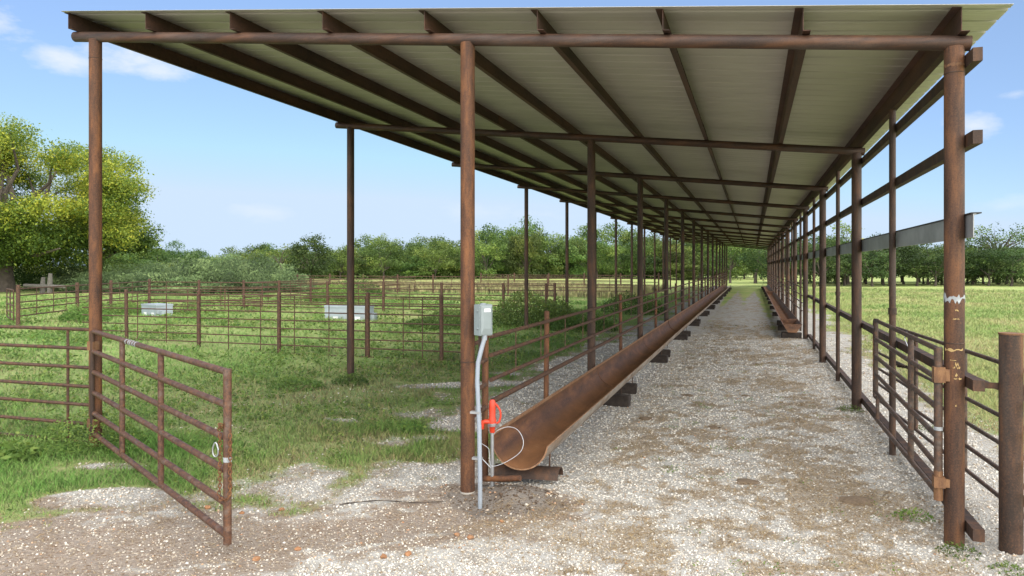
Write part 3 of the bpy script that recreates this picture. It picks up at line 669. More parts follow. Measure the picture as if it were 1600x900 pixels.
# ------------------------------------------------------------------ feed troughs and what carries them
def halfpipe(R_, t, a0, a1, n=18):
    o_ = [(R_*math.cos(R(a0+(a1-a0)*i/n)), R_*math.sin(R(a0+(a1-a0)*i/n))) for i in range(n+1)]
    i_ = [((R_-t)*math.cos(R(a0+(a1-a0)*i/n)), (R_-t)*math.sin(R(a0+(a1-a0)*i/n))) for i in range(n+1)]
    return o_+i_[::-1]
TX, TZ, TR = -2.33, .52, .315
lt = thing('feed_trough', 'long rusty half-pipe feed trough along the left fence', 'feed trough', (TX, 7.3, 0))
ends = [7.3]+[12.85+5.75*k for k in range(12)]
q5 = random.Random(4)
for i in range(len(ends)-1):
    y0, y1 = ends[i]-7.3, ends[i+1]-7.3
    ox = q5.uniform(-.006, .006); oz = q5.uniform(-.008, .008)
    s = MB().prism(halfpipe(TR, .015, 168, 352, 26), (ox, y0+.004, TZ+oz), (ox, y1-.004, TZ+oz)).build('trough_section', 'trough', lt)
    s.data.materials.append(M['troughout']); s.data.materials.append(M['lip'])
    # the outer skin is paler and weathered
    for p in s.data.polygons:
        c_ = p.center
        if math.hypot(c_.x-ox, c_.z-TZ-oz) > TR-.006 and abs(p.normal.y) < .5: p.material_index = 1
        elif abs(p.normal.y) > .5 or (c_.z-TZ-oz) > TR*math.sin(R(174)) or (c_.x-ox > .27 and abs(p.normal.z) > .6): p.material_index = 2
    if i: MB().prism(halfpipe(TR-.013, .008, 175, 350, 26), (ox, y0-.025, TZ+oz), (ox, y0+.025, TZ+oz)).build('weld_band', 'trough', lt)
bl = None
def block(loc, sx, sy, sz, rz, label, group):
    mb = MB().box((0, 0, sz/2), (sx, sy, sz)); o_ = mb.build('timber_block', 'timber', None, smooth=False)
    bm = bmesh.new(); bm.from_mesh(o_.data); bmesh.ops.bevel(bm, geom=bm.edges[:], offset=.012, segments=2, affect='EDGES')
    bmesh.ops.subdivide_edges(bm, edges=bm.edges[:], cuts=2, use_grid_fill=True)
    for v in bm.verts: v.co += Vector((q5.uniform(-1, 1), q5.uniform(-1, 1), q5.uniform(-1, 1)))*.006
    bm.to_mesh(o_.data); bm.free()
    o_.location = loc; o_.rotation_euler = (0, 0, rz); tag(o_, label, 'block', group); return o_
proto = None; n_b = 0
ordinal = ['first', 'second', 'third', 'fourth', 'fifth', 'sixth', 'seventh', 'eighth', 'ninth', 'tenth', 'eleventh', 'twelfth']
for k, yj in enumerate(ends[1:]):
    for j, dy in enumerate((-.62, .58)):
        lab = f'dark timber block under the left trough, {"nearer" if j == 0 else "farther"} of the {ordinal[k]} pair from the front' if k < 5 else 'dark timber block under the far end of the left trough'
        lc = (TX-.03+q5.uniform(-.03, .05), yj+dy, -.02); rz = q5.uniform(-.08, .08)
        if proto is None: proto = block(lc, .72, .2, .2, rz, lab, 'timber blocks under the left trough')
        else:
            c_ = proto.copy(); COL.objects.link(c_); c_.location = lc; c_.rotation_euler = (0, 0, rz); c_['label'] = lab
        MB().tube([(.22, yj+dy-7.3, .17), (.235, yj+dy-7.3, .36)], .008, 6).build('support_rod', 'darkpost', lt)
MB().tube([(.20, .42, .0), (.22, .42, .34)], .008, 6).build('support_rod', 'darkpost', lt)
cr_ = MB().prism(halfpipe(.125, .012, 5, 175, 14), (TX-.34, 7.52, .06), (TX+.36, 7.62, .055), (0, 1, 0), (0, 0, 1)).build('cradle_shell', 'darkpost'); tag(cr_, 'curved piece of rusty pipe shell lying under the front end of the left trough', 'pipe shell')
rd = MB().tube([(TX-.36, 7.22, .10), (TX-.12, 7.17, .135), (TX+.06, 7.13, .17)], .031, 12).build('pipe_offcut', 'post'); tag(rd, 'short rusty pipe lying across the ground below the front lip of the left trough', 'pipe')
# right trough: angular bunk in plate steel
rt = thing('feed_trough', 'angular plate-steel feed trough along the far right-hand posts', 'feed trough', (1.22, 25.2, 0))
tz = .2
def trap(t=0.0): return [(-.13+t, tz+t), (.13-t, tz+t), (.30-t*1.2, tz+.26), (-.30+t*1.2, tz+.26)]
outer = [(-.30, tz+.27), (-.13, tz), (.13, tz), (.30, tz+.27)]; inner = [(.288, tz+.27), (.122, tz+.012), (-.122, tz+.012), (-.288, tz+.27)]
yr = 0
for i in range(10):
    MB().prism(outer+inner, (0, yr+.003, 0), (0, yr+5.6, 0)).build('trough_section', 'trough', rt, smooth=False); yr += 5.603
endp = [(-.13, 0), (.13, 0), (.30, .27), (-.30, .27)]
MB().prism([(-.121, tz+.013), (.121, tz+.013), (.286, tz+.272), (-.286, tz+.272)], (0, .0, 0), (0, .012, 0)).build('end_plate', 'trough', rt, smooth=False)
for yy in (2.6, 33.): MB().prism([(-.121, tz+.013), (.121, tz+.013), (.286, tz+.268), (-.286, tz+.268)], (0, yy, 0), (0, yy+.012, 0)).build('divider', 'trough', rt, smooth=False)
p2 = None
for k in range(11):
    for j, dy in enumerate((.25, 3.1) if k == 0 else (0,)):
        yy = 25.2+(dy if k == 0 else 5.6*k)
        lab = 'dark timber block under the near end of the right trough' if (k == 0 and j == 0) else ('dark timber block under the right trough, second from its near end' if k == 0 else 'dark timber block farther along under the right trough')
        if p2 is None: p2 = block((1.2, yy, -.01), .62, .22, .2, .05, lab, 'timber blocks under the right trough')
        else:
            c_ = p2.copy(); COL.objects.link(c_); c_.location = (1.2+q5.uniform(-.06, .03), yy, -.01); c_.rotation_euler = (0, 0, q5.uniform(-.1, .1)); c_['label'] = lab

# ------------------------------------------------------------------ electrical box, conduit, hydrant
eb = thing('electrical_box', 'grey metal switch box beside the middle front post', 'electrical box', (-2.60, 6.93, 0), math.atan2(.8, .6)*0)
ang_ = math.atan2(-.6, .8)+math.pi/2      # the large face looks towards the lane
rot = Matrix.Rotation(ang_, 3, 'Z')
bb = MB().box((0, 0, 1.805), (.155, .115, .315), rot).build('cabinet', 'box', eb, smooth=False)
bm = bmesh.new(); bm.from_mesh(bb.data); bmesh.ops.bevel(bm, geom=bm.edges[:], offset=.006, segments=2, affect='EDGES'); bm.to_mesh(bb.data); bm.free()
def onface(u, v, w_): return tuple(rot @ Vector((u, -.0575-w_, 0))+Vector((0, 0, v)))
dr = MB()
fr_ = [(-.066, 1.66), (.066, 1.66), (.066, 1.95), (-.066, 1.95)]; f2 = [(-.045, 1.72), (.045, 1.72), (.045, 1.93), (-.045, 1.93)]
dr.add([onface(u, v, .001) for u, v in fr_]+[onface(u, v, .008) for u, v in fr_]+[onface(u, v, .02) for u, v in f2],
       [(0, 1, 5, 4), (1, 2, 6, 5), (2, 3, 7, 6), (3, 0, 4, 7), (4, 5, 9, 8), (5, 6, 10, 9), (6, 7, 11, 10), (7, 4, 8, 11), (8, 9, 10, 11), (3, 2, 1, 0)])
d_ = dr.build('door', 'box', eb, smooth=False)
st_ = MB(); u0 = [(-.038, 1.888), (.038, 1.888), (.036, 1.922), (-.036, 1.922)]
st_.add([onface(u, v, .0205) for u, v in u0]+[onface(u, v, .0215) for u, v in u0], [(0, 1, 5, 4), (1, 2, 6, 5), (2, 3, 7, 6), (3, 0, 4, 7), (4, 5, 6, 7), (3, 2, 1, 0)])
st_.build('sticker', 'label', d_, smooth=False)
for z in (1.72, 1.90):
    q = rot @ Vector((-.0775, -.02, 0)); q2 = rot @ Vector((-.0915, -.02, 0))
    MB().tube([(q.x, q.y, z), (q2.x, q2.y, z)], .010, 10).build('latch', 'box', eb)
q = rot @ Vector((0, 0, 0)); MB().tube([(q.x, q.y, 1.961), (q.x, q.y, 1.972)], .03, 14).build('hub_cap', 'conduit', eb)
pm = MB().box((-.062, .062, 1.65), (.02, .03, .62)).build('mounting_strut', 'darkpost', eb, smooth=False)
cd_ = MB().tube([(-2.575, 6.90, 1.65), (-2.577, 6.89, 1.60), (-2.60, 6.87, 1.50), (-2.625, 6.85, 1.38), (-2.63, 6.84, 1.2), (-2.60, 6.82, .7), (-2.585, 6.80, .2), (-2.58, 6.79, -.2)], .0225, 14).build('conduit', 'conduit'); tag(cd_, 'grey plastic conduit rising from the dug soil to the switch box', 'conduit')
MB().tube([(-2.575, 6.90, 1.60), (-2.575, 6.90, 1.65)], .027, 14).build('coupling', 'conduit', cd_)
for z in (.88, .42):
    xx = -2.61 if z > .6 else -2.59
    MB().box((xx-.035, 6.83, z), (.10, .052, .022)).build('pipe_strap', 'galv', cd_, smooth=False)
hx, hy = -2.60, 7.20
hy_ = thing('water_hydrant', 'orange-red frost-free hydrant on a galvanised standpipe beside the switch box', 'hydrant', (hx, hy, 0))
MB().tube([(.0, 0, -.15), (0, 0, .62)], .019, 14).build('standpipe', 'silver', hy_)
vd = Vector((.93, .35, 0))    # across the view: lever plane
body = MB()
sec = [(.60, .026, .026), (.655, .03, .03), (.66, .042, .034), (.74, .042, .034), (.76, .034, .03), (.86, .036, .028), (.93, .032, .025), (.945, .022, .02)]
pts3 = []
for z, a, b__ in sec:
    for j in range(16):
        an = 2*math.pi*j/16; pts3.append(vd*math.cos(an)*a+Vector((-.35, .93, 0))*math.sin(an)*b__+Vector((0, 0, z)))
fcs = [(i*16+j, i*16+(j+1) % 16, (i+1)*16+(j+1) % 16, (i+1)*16+j) for i in range(len(sec)-1) for j in range(16)]+[tuple(range(15, -1, -1)), tuple(range((len(sec)-1)*16, len(sec)*16))]
body.add(pts3, fcs)
body.build('head', 'red', hy_)
sp_ = MB().tube([(0, 0, .71)-Vector((0, 0, 0)) if False else Vector((0, 0, .71)), Vector((0, 0, .715))-vd*.075, Vector((0, 0, .705))-vd*.105], [.026, .025, .025], 12)
sp_.tube([Vector((0, 0, .725))-vd*.105, Vector((0, 0, .64))-vd*.11], [.027, .024], 12); sp_.build('spout', 'red', hy_)
ha = [Vector((0, 0, .915))+vd*.02, Vector((0, 0, .88))+vd*.055, Vector((0, 0, .83))+vd*.085, Vector((0, 0, .77))+vd*.09, Vector((0, 0, .715))+vd*.075, Vector((0, 0, .695))+vd*.045]
MB().tube(ha, [.012, .012, .011, .011, .012, .012], 10).build('lever', 'red', hy_)
tie = []
for j in range(30):
    an = j*.9; tie.append(Vector((0, 0, .665+.0012*j))+vd*(.05*math.cos(an))+Vector((-.35, .93, 0))*(.045*math.sin(an)))
MB().tube(tie, .0035, 6).build('wire_tie', 'silver', hy_)
wp = [(-2.56, 7.14, .60), (-2.52, 7.15, .64), (-2.43, 7.18, .675), (-2.34, 7.2, .66), (-2.28, 7.2, .60), (-2.25, 7.18, .52), (-2.27, 7.15, .44), (-2.35, 7.12, .37), (-2.46, 7.08, .31), (-2.55, 7.05, .29), (-2.575, 7.06, .33), (-2.59, 7.08, .42), (-2.61, 7.1, .46), (-2.68, 7.1, .50)]
def smooth_path(P, n=6):
    P = [Vector(p) for p in P]; o_ = []
    for i in range(len(P)-1):
        p0, p1, p2_, p3 = P[max(i-1, 0)], P[i], P[i+1], P[min(i+2, len(P)-1)]
        for k in range(n):
            t = k/n; o_.append(.5*((2*p1)+(-p0+p2_)*t+(2*p0-5*p1+4*p2_-p3)*t*t+(-p0+3*p1-3*p2_+p3)*t**3))
    return o_+[P[-1]]
wr = MB().tube(smooth_path(wp), .0031, 7).build('wire_loop', 'silver'); tag(wr, 'loop of silver wire hanging over the front lip of the left trough', 'wire')
MB().tube([(-2.69, 7.0, .42), (-2.56, 7.05, .27)], .0045, 6).build('loose_end', 'silver', wr)

# ------------------------------------------------------------------ stock waterers in the pens
def waterer(label, loc, rz, L_, D_, h_t, comp):
    t = thing('stock_waterer', label, 'water tank', loc, rz)
    MB().box((0, 0, h_t*.44), (L_, D_, h_t*.88)).build('tank', 'waterer', t, smooth=False)
    MB().box((0, 0, h_t*.94), (L_+.04, D_+.04, h_t*.115)).build('lid', 'waterer', t, smooth=False)
    for k in range(comp):
        x = -L_/2+L_*(k+.5)/comp
        MB().box((x, -D_/2-.006, h_t*.30), (.22, .008, .12)).build('label_plate', 'label', t, smooth=False)
        MB().box((-L_/2+L_*(k+1)/comp-.012 if k < comp-1 else x+.3, -D_/2-.005, h_t*.44), (.02, .006, h_t*.8)).build('seam', 'galv', t, smooth=False)
    MB().box((L_/2+.10, 0, h_t*.3), (.18, D_*.6, h_t*.5)).build('valve_box', 'waterer', t, smooth=False)
    return t
waterer('long pale grey metal water tank on a gravel pad behind the second left post', (-15.85, 26.5, .0), R(12), 1.85, .75, .74, 2)
waterer('short pale grey double water tank in the grass right of the left corner post', (-24.15, 24.75, .16), R(-18), 1.25, .7, .58, 2)

# ------------------------------------------------------------------ small things on the ground
def lump(name, mat, s, seed, flat=.6, amp=.25):
    bm = bmesh.new(); bmesh.ops.create_icosphere(bm, subdivisions=3, radius=1); q = np.array([v.co[:] for v in bm.verts])
    n = fbm(q[:, 0]*1+q[:, 2], q[:, 1]-q[:, 2]*.7, 1.7, 3, seed)-.5; n2_ = np.round((fbm(q[:, 0]+5, q[:, 1]+q[:, 2], 1.1, 2, seed+9)-.5)*5)/5
    for v, a, c_ in zip(bm.verts, n, n2_): v.co *= 1+amp*2*a+amp*.6*c_; v.co.z *= flat; v.co *= s
    me_ = bpy.data.meshes.new(name); bm.to_mesh(me_); bm.free()
    me_.polygons.foreach_set('use_smooth', [True]*len(me_.polygons)); me_.set_sharp_from_angle(angle=R(30))
    return link(name, me_, mat)
for i, (x, y, s, lab) in enumerate(((-2.83, 5.26, .032, 'orange stone on the gravel edge below the dirt strip, leftmost of a pair'), (-2.66, 5.36, .034, 'orange stone on the gravel edge below the dirt strip, rightmost of a pair'),
        (-2.31, 5.84, .036, 'orange stone at the right end of the dirt strip'), (-2.45, 5.88, .030, 'brown stone beside the orange stone at the right end of the dirt strip'), (-3.6, 5.2, .03, 'orange stone in the middle of the brown dirt strip'),
        (-3.78, 4.9, .032, 'orange stone at the left lower edge of the dirt strip'), (-4.3, 5.95, .03, 'orange stone on white gravel right of the open gate end'), (-4.6, 5.75, .026, 'small orange stone close to the foot of the open gate end'),
        (-2.2, 6.35, .024, 'orange stone below the foot of the grey conduit'), (-5.0, 5.75, .034, 'flat orange stone under the lowest rail of the open gate'))):
    o_ = lump('stone', 'orock', s*.85, 40+i, .65, .42); o_.location = (x, y, hz(x, y)+s*.3); o_.rotation_euler = (0, 0, i*1.3)
    tag(o_, lab, 'stone', 'orange stones along the dirt strip')
for i, (x, y, s, lab) in enumerate(((-.49, 20.97, .16, 'dark dry dung pat far along the middle of the lane'), (-1.12, 13.55, .2, 'dark dry dung pat left of the middle of the lane'), (-1.55, 11.25, .2, 'dung pat near the left trough'),
        (-.54, 10.98, .17, 'brown dung pat in the middle of the lane'), (-.12, 13.88, .15, 'dung pat just right of the lane middle'), (.06, 18.4, .15, 'dung pat ahead of the right trough, lane middle'), (1.0, 7.95, .26, 'dark dung pat beside the folded right gate'), (-.05, 8.3, .2, 'flattened dung pat in the front part of the lane'))):
    o_ = lump('dung_pat', 'dung', s*.55, 70+i, .2, .5); o_.location = (x, y, hz(x, y)+.0); o_.rotation_euler = (0, 0, i*.7); tag(o_, lab, 'dung', 'dung pats on the lane')
stp = smooth_path([(-3.85, 6.25, hz(-3.85, 6.25)+.015), (-3.55, 6.45, hz(-3.55, 6.45)+.02), (-3.2, 6.55, hz(-3.2, 6.55)+.02), (-2.9, 6.68, hz(-2.9, 6.68)+.025)], 6)
st2 = MB().tube(stp, [.003+.005*math.sin(i*.9)**2*(1-.6*i/len(stp)) for i in range(len(stp))], 7).build('dead_root', 'timber'); tag(st2, 'dark dead root lying on the soil left of the middle front post', 'root')
# old wooden fence remains under the walnut tree
of = thing('old_wooden_fence', 'weathered grey wooden posts and log beneath the walnut tree', 'fence', (-51, 41.5, .24))
for x, y, hh in ((-1.6, .9, 1.25), (0, .2, 1.55)): MB().tube([(x, y, -.2), (x+.03, y, hh*.6), (x+.08, y, hh)], [.2, .18, .13], 9).build('wooden_post', 'greywood', of)
MB().tube([(-2.6, .2, .62), (1.6, .1, .55)], .13, 9).build('log', 'greywood', of)

# ------------------------------------------------------------------ grass, stalks, stones (too many to count)
def blades(name, px, py, pz, hgtv, wid, lean, var, mat, az=None):
    n = len(px); a = rng.uniform(0, 2*np.pi, n); la = rng.uniform(0, 2*np.pi, n) if az is None else az
    ax, ay = np.cos(a)*wid*.5, np.sin(a)*wid*.5; lx, ly = np.cos(la)*lean, np.sin(la)*lean
    v = np.empty((n, 5, 3))
    v[:, 0] = np.stack([px-ax, py-ay, pz], 1); v[:, 1] = np.stack([px+ax, py+ay, pz], 1)
    mx, my, mz = px+lx*.35, py+ly*.35, pz+hgtv*.62
    v[:, 2] = np.stack([mx+ax*.75, my+ay*.75, mz], 1); v[:, 3] = np.stack([mx-ax*.75, my-ay*.75, mz], 1)
    v[:, 4] = np.stack([px+lx, py+ly, pz+hgtv], 1)
    b0 = (np.arange(n)*5)[:, None]
    tri = np.concatenate([b0+np.array([0, 1, 2]), b0+np.array([0, 2, 3]), b0+np.array([3, 2, 4])], 1).reshape(-1, 3)
    me_ = fastmesh(name, v.reshape(-1, 3), tri, np.repeat(var, 5))
    return link(name, me_, mat)
def polar(n, d0, d1, a0, a1, p):
    """points in a sector round the viewpoint, areal density ~ d^-p"""
    u = rng.random(n)
    if abs(p-2) < 1e-6: d = d0*(d1/d0)**u
    else: d = (d0**(2-p)+u*(d1**(2-p)-d0**(2-p)))**(1/(2-p))
    a = rng.uniform(R(a0), R(a1), n)-R(YAW)
    return np.sin(a)*d, np.cos(a)*d, d
def keep(mask, *arrs): return [a[mask] for a in arrs]
# -- left meadow and pens
x1, y1, d1 = polar(150000, 5.2, 11, -40, 6, .6)
x2, y2, d2 = polar(300000, 11, 62, -40, 14, 1.75)
x = np.concatenate([x1, x2]); y = np.concatenate([y1, y2]); d = np.concatenate([d1, d2])
k = (x < -2.2) | (y > 40); k &= (x < 2.2); x, y, d = keep(k, x, y, d)
gm, dm, sm, gg = masks(x, y)
patch = fbm(x, y, 1.1, 3, 71)
k = rng.random(len(x)) < np.clip((gm-.30)*1.5, 0, 1)*np.clip(.45+1.3*(patch-.3), .15, 1); x, y, d, gm, gg, patch = keep(k, x, y, d, gm, gg, patch)
lod = np.clip(d/9, 1, None)
hh = (.03+.085*rng.random(len(x))**1.5)*(.55+.9*patch)*np.clip(gm*1.1, .35, 1)*lod**.22
hh *= 1+.9*np.clip(ell(x, y, -3.75, 8.75, .6, .45)*2, 0, 1)+.5*np.clip(ell(x, y, -7.6, 7.6, 1.1, .9)*2, 0, 1)
va = np.clip(gg*.75+.28*rng.normal(size=len(x))*.6+.10+.35*(patch-.5), 0, 1)
blades('grass', x, y, hgt(x, y)-.008, hh, .0065*lod**.85*(.7+.6*rng.random(len(x))), hh*rng.uniform(.3, 1.3, len(x)), va, 'grass')
tag(bpy.data.objects['grass'], 'short green grass over the pens and left verge', 'grass', kind='stuff')
xw, yw, dw = polar(5200, 7, 50, -38, 8, 1.6); gm, dm, sm, gg = masks(xw, yw); pw = fbm(xw, yw, .5, 3, 131)
k = (gm > .75) & (xw < -3.2) & (pw > .46); xw, yw, dw = keep(k, xw, yw, dw); nl = 14
cx = np.repeat(xw, nl)+rng.normal(size=len(xw)*nl)*.07*np.repeat(np.clip(dw/12, 1, 3), nl); cy_ = np.repeat(yw, nl)+rng.normal(size=len(xw)*nl)*.07*np.repeat(np.clip(dw/12, 1, 3), nl)
czw = hgt(cx, cy_)+rng.random(len(cx))**1.5*np.repeat(rng.uniform(.06, .22, len(xw)), nl); xs_ = rng.uniform(-2.2, 2.6, 260); ys_ = 5.0+rng.random(260)**1.5*26; sp_ = fbm(xs_, ys_, .8, 3, 77); xs_, ys_ = keep(sp_ > .5, xs_, ys_); ns = 16
cx2 = np.repeat(xs_, ns)+rng.normal(size=len(xs_)*ns)*.05; cy2 = np.repeat(ys_, ns)+rng.normal(size=len(xs_)*ns)*.05; cz2 = hgt(cx2, cy2)+.01+.03*rng.random(len(cx2))
lodw = np.concatenate([np.repeat(np.clip(dw/11, 1, 3.5), nl), np.full(len(cx2), .45)]); cx = np.concatenate([cx, cx2]); cy_ = np.concatenate([cy_, cy2]); czw = np.concatenate([czw, cz2]); WEED = (cx, cy_, czw, lodw)
# -- right pasture
x1, y1, d1 = polar(170000, 6, 85, 16, 42, 1.8)
k = x1 > 2.0; x, y, d = keep(k, x1, y1, d1); gm, dm, sm, gg = masks(x, y); pt = fbm(x, y, .5, 4, 91)
k = rng.random(len(x)) < np.clip((gm-.35)*1.6, 0, 1); x, y, d, gm, pt = keep(k, x, y, d, gm, pt)
lod = np.clip(d/9, 1, None); hh = (.03+.08*rng.random(len(x)))*(.6+.8*pt)*lod**.25
dry = sst(32, 10, d)*.62
va = np.clip(.62-dry+1.5*(pt-.5)+.16*rng.normal(size=len(x)), 0, 1)
blades('pasture_grass', x, y, hgt(x, y)-.008, hh, .0065*lod**.85, hh*rng.uniform(.4, 1.5, len(x)), va, 'field')
tag(bpy.data.objects['pasture_grass'], 'dry yellow green grass of the right-hand pasture', 'grass', kind='stuff')
# -- tall pale weeds at the far edge of the pens
xx = rng.uniform(-60, -8, 26000); yy = rng.uniform(52, 74, 26000)
hh = rng.uniform(.25, .75, len(xx)); blades('dry_grass', xx, yy, hgt(xx, yy), hh, .05+.05*rng.random(len(xx)), hh*.4, np.clip(.1+.35*rng.random(len(xx)), 0, 1), 'field')
tag(bpy.data.objects['dry_grass'], 'tall straw coloured grass before the far treeline', 'grass', kind='stuff')
# -- dead stalks on the lane and at the grass edges
x1, y1, d1 = polar(330000, 4.6, 32, -36, 36, 1.6)
gm, dm, sm, gg = masks(x1, y1)
k = rng.random(len(x1)) < np.clip(sm*.95, .012, 1); x, y, d = keep(k, x1, y1, d1)
ln_ = rng.uniform(.025, .10, len(x))*np.clip(d/9, 1, 2.5)**.5
blades('dead_stalks', x, y, hgt(x, y)+.002, ln_*rng.uniform(.03, .45, len(x)), .0048*np.clip(d/7, 1, 5), ln_, np.clip(rng.normal(.5, .25, len(x)), 0, 1), 'straw')
tag(bpy.data.objects['dead_stalks'], 'brown trampled straw and stalks on the lane', 'straw', kind='stuff')
# -- loose stones
phi = (1+5**.5)/2
ico = np.array([(-1, phi, 0), (1, phi, 0), (-1, -phi, 0), (1, -phi, 0), (0, -1, phi), (0, 1, phi), (0, -1, -phi), (0, 1, -phi), (phi, 0, -1), (phi, 0, 1), (-phi, 0, -1), (-phi, 0, 1)])/1.9
icf = np.array([(0, 11, 5), (0, 5, 1), (0, 1, 7), (0, 7, 10), (0, 10, 11), (1, 5, 9), (5, 11, 4), (11, 10, 2), (10, 7, 6), (7, 1, 8), (3, 9, 4), (3, 4, 2), (3, 2, 6), (3, 6, 8), (3, 8, 9), (4, 9, 5), (2, 4, 11), (6, 2, 10), (8, 6, 7), (9, 8, 1)])
x1, y1, d1 = polar(190000, 4.4, 26, -37, 37, 1.9)
gm, dm, sm, gg = masks(x1, y1)
k = rng.random(len(x1)) < np.clip(1-gm*1.25, 0, 1)*np.clip(1-.7*dm, 0, 1)*np.clip(1-.45*sm, 0, 1)
x, y, d, dm, smk = keep(k, x1, y1, d1, dm, sm); n = len(x)
s = (.0042+.0085*rng.random(n)**2.6)*np.clip(d/6, 1, 3)**.6
var = np.clip(rng.normal(.48, .22, n)-.34*np.maximum(dm, .8*smk)*(rng.random(n) < .95), .1, .92); dig = sst(1.0, .3, np.hypot((x+2.38)/.95, (y-6.98)/.55))*(rng.random(n) < .85); var = np.where(rng.random(n) < dig, rng.uniform(0, .08, n), var); s = s*(1+.9*dig*rng.random(n)); od = rng.random(n) < (.018+.10*dm); var[od] = rng.uniform(.93, 1, od.sum())
ax = rng.uniform(.6, 1.3, (n, 1, 3)); ax[:, :, 2] *= .75
v = ico[None]*ax*(1+rng.uniform(-.28, .28, (n, 12, 1)))*s[:, None, None]
a = rng.uniform(0, 2*np.pi, n); ca, sa = np.cos(a)[:, None], np.sin(a)[:, None]
vx = v[:, :, 0]*ca-v[:, :, 1]*sa+x[:, None]; vy = v[:, :, 0]*sa+v[:, :, 1]*ca+y[:, None]; vz = v[:, :, 2]+(hgt(x, y)+s*.12)[:, None]
me = fastmesh('gravel_stones', np.stack([vx, vy, vz], 2).reshape(-1, 3), (icf[None]+(np.arange(n)*12)[:, None, None]).reshape(-1, 3), np.repeat(var, 12))
tag(link('gravel_stones', me, 'stones'), 'loose white and tan gravel stones on the lane and yard', 'gravel', kind='stuff')

# ------------------------------------------------------------------ plants: weeds, bushes, trees
def leaf_quads(c, nrm, size, var, name, aspect=.55):
    n = len(c); up_ = rng.normal(size=(n, 3)); t = np.cross(nrm, up_); t /= np.linalg.norm(t, axis=1, keepdims=True)+1e-9
    bt = np.cross(nrm, t); s = size[:, None]
    v = np.stack([c-t*s*.5, c+bt*s*.5*aspect, c+t*s*.5, c-bt*s*.5*aspect], 1).reshape(-1, 3)
    f = np.arange(n*4).reshape(n, 4)
    return fastmesh(name, v, f, np.repeat(var, 4))
def crown(name, blobs, per_vol, size, base_var, lo_n=60, hi_n=2500, seed=0, var_sd=.12, fuzz=1.0):
    C_, N_, S_, VV = [], [], [], []
    for (c, r, bv) in blobs:
        r = np.array(r); n = int(np.clip(per_vol*(r[0]*r[1]+r[1]*r[2]+r[0]*r[2])/3, lo_n, hi_n))
        ns = max(6, n//13); ds = rng.normal(size=(ns, 3)); ds /= np.linalg.norm(ds, axis=1, keepdims=True)      # sprays of leaves spread through the clump
        sc_ = np.array(c)+ds*r*(.35+.75*rng.random(ns)**.6)[:, None]; pick = rng.integers(0, ns, n); sv = rng.normal(size=ns)*var_sd
        off = rng.normal(size=(n, 3))*size*1.35*fuzz; off[:, 2] *= .5
        p = sc_[pick]+off-np.array([0, 0, .35])*(np.hypot(off[:, 0], off[:, 1])**2/(size*3))[:, None]*.5
        nr = ds[pick]*.5+rng.normal(size=(n, 3))*.6+np.array([0, 0, .7]); nr /= np.linalg.norm(nr, axis=1, keepdims=True)
        C_.append(p); N_.append(nr); S_.append(size*rng.uniform(.6, 1.35, n)); VV.append(np.clip(bv+sv[pick]+rng.normal(size=n)*var_sd*.6, 0, 1))
    return leaf_quads(np.concatenate(C_), np.concatenate(N_), np.concatenate(S_), np.concatenate(VV), name)
def limbs(mb, base, h_tr, r0, tips, q, n=8):
    base = Vector(base); fork = base+Vector((q.uniform(-.05, .05)*h_tr, q.uniform(-.05, .05)*h_tr, h_tr))
    mb.tube([base-Vector((0, 0, .3)), base+Vector((0, 0, .12*h_tr)), (base+fork)/2+Vector((q.uniform(-.04, .04), q.uniform(-.04, .04), 0))*h_tr, fork], [r0*1.45, r0*1.1, r0*.9, r0*.8], n+2)
    for tp in tips:
        tp = Vector(tp); m1 = fork.lerp(tp, .4)+Vector((q.uniform(-.1, .1), q.uniform(-.1, .1), q.uniform(.0, .14)))*(tp-fork).length; m2 = fork.lerp(tp, .75)+Vector((q.uniform(-.1, .1), q.uniform(-.1, .1), q.uniform(-.05, .08)))*(tp-fork).length
        mb.tube([fork-Vector((0, 0, .1*h_tr)), m1, m2, tp], [r0*.52, r0*.36, r0*.2, r0*.06], n)
    return mb
nr = rng.normal(size=(len(WEED[0]), 3))*.6+np.array([0, 0, 1.]); nr /= np.linalg.norm(nr, axis=1, keepdims=True)
tag(link('weeds', leaf_quads(np.stack(WEED[:3], 1), nr, .05*WEED[3]*rng.uniform(.5, 1.3, len(WEED[0])), np.clip(rng.normal(.55, .25, len(WEED[0])), 0, 1), 'weeds', .6), 'weed'), 'broad-leaved weeds and clover among the grass of the pens', 'weeds', kind='stuff')
# the big walnut on the left
q = random.Random(21)
wt = thing('walnut_tree', 'large spreading tree with yellow-green leaves behind the left corner post', 'tree', (-58.4, 43.9, .2))
bl_ = []; tips = []
for i in range(128):
    u = q.uniform(-1, 1); th = q.uniform(0, 2*math.pi); rr = q.uniform(.42, 1.0)**.6
    cx = 11.2*rr*math.sqrt(1-u*u)*math.cos(th); cy_ = 9.5*rr*math.sqrt(1-u*u)*math.sin(th); cz = 7.9+5.7*rr*u
    if cz < 2.6: cz = 2.6+q.random()*1.2
    s = q.uniform(.85, 1.75)
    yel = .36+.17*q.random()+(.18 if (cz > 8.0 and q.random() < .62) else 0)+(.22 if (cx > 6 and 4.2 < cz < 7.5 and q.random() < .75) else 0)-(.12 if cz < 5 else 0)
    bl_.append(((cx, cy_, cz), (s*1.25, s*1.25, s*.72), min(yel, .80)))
    if i % 4 == 0: tips.append((cx*.9, cy_*.9, cz))
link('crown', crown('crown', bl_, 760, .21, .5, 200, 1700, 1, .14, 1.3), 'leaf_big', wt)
mb = limbs(MB(), (0, 0, 0), 3.0, .62, tips, q)
mb.tube([(.2, 0, 2.6), (2.6, -1, 3.4), (5.2, -1.5, 3.0), (8.2, -2, 3.5)], [.34, .26, .18, .06], 8)
mb.build('trunk', 'bark', wt)
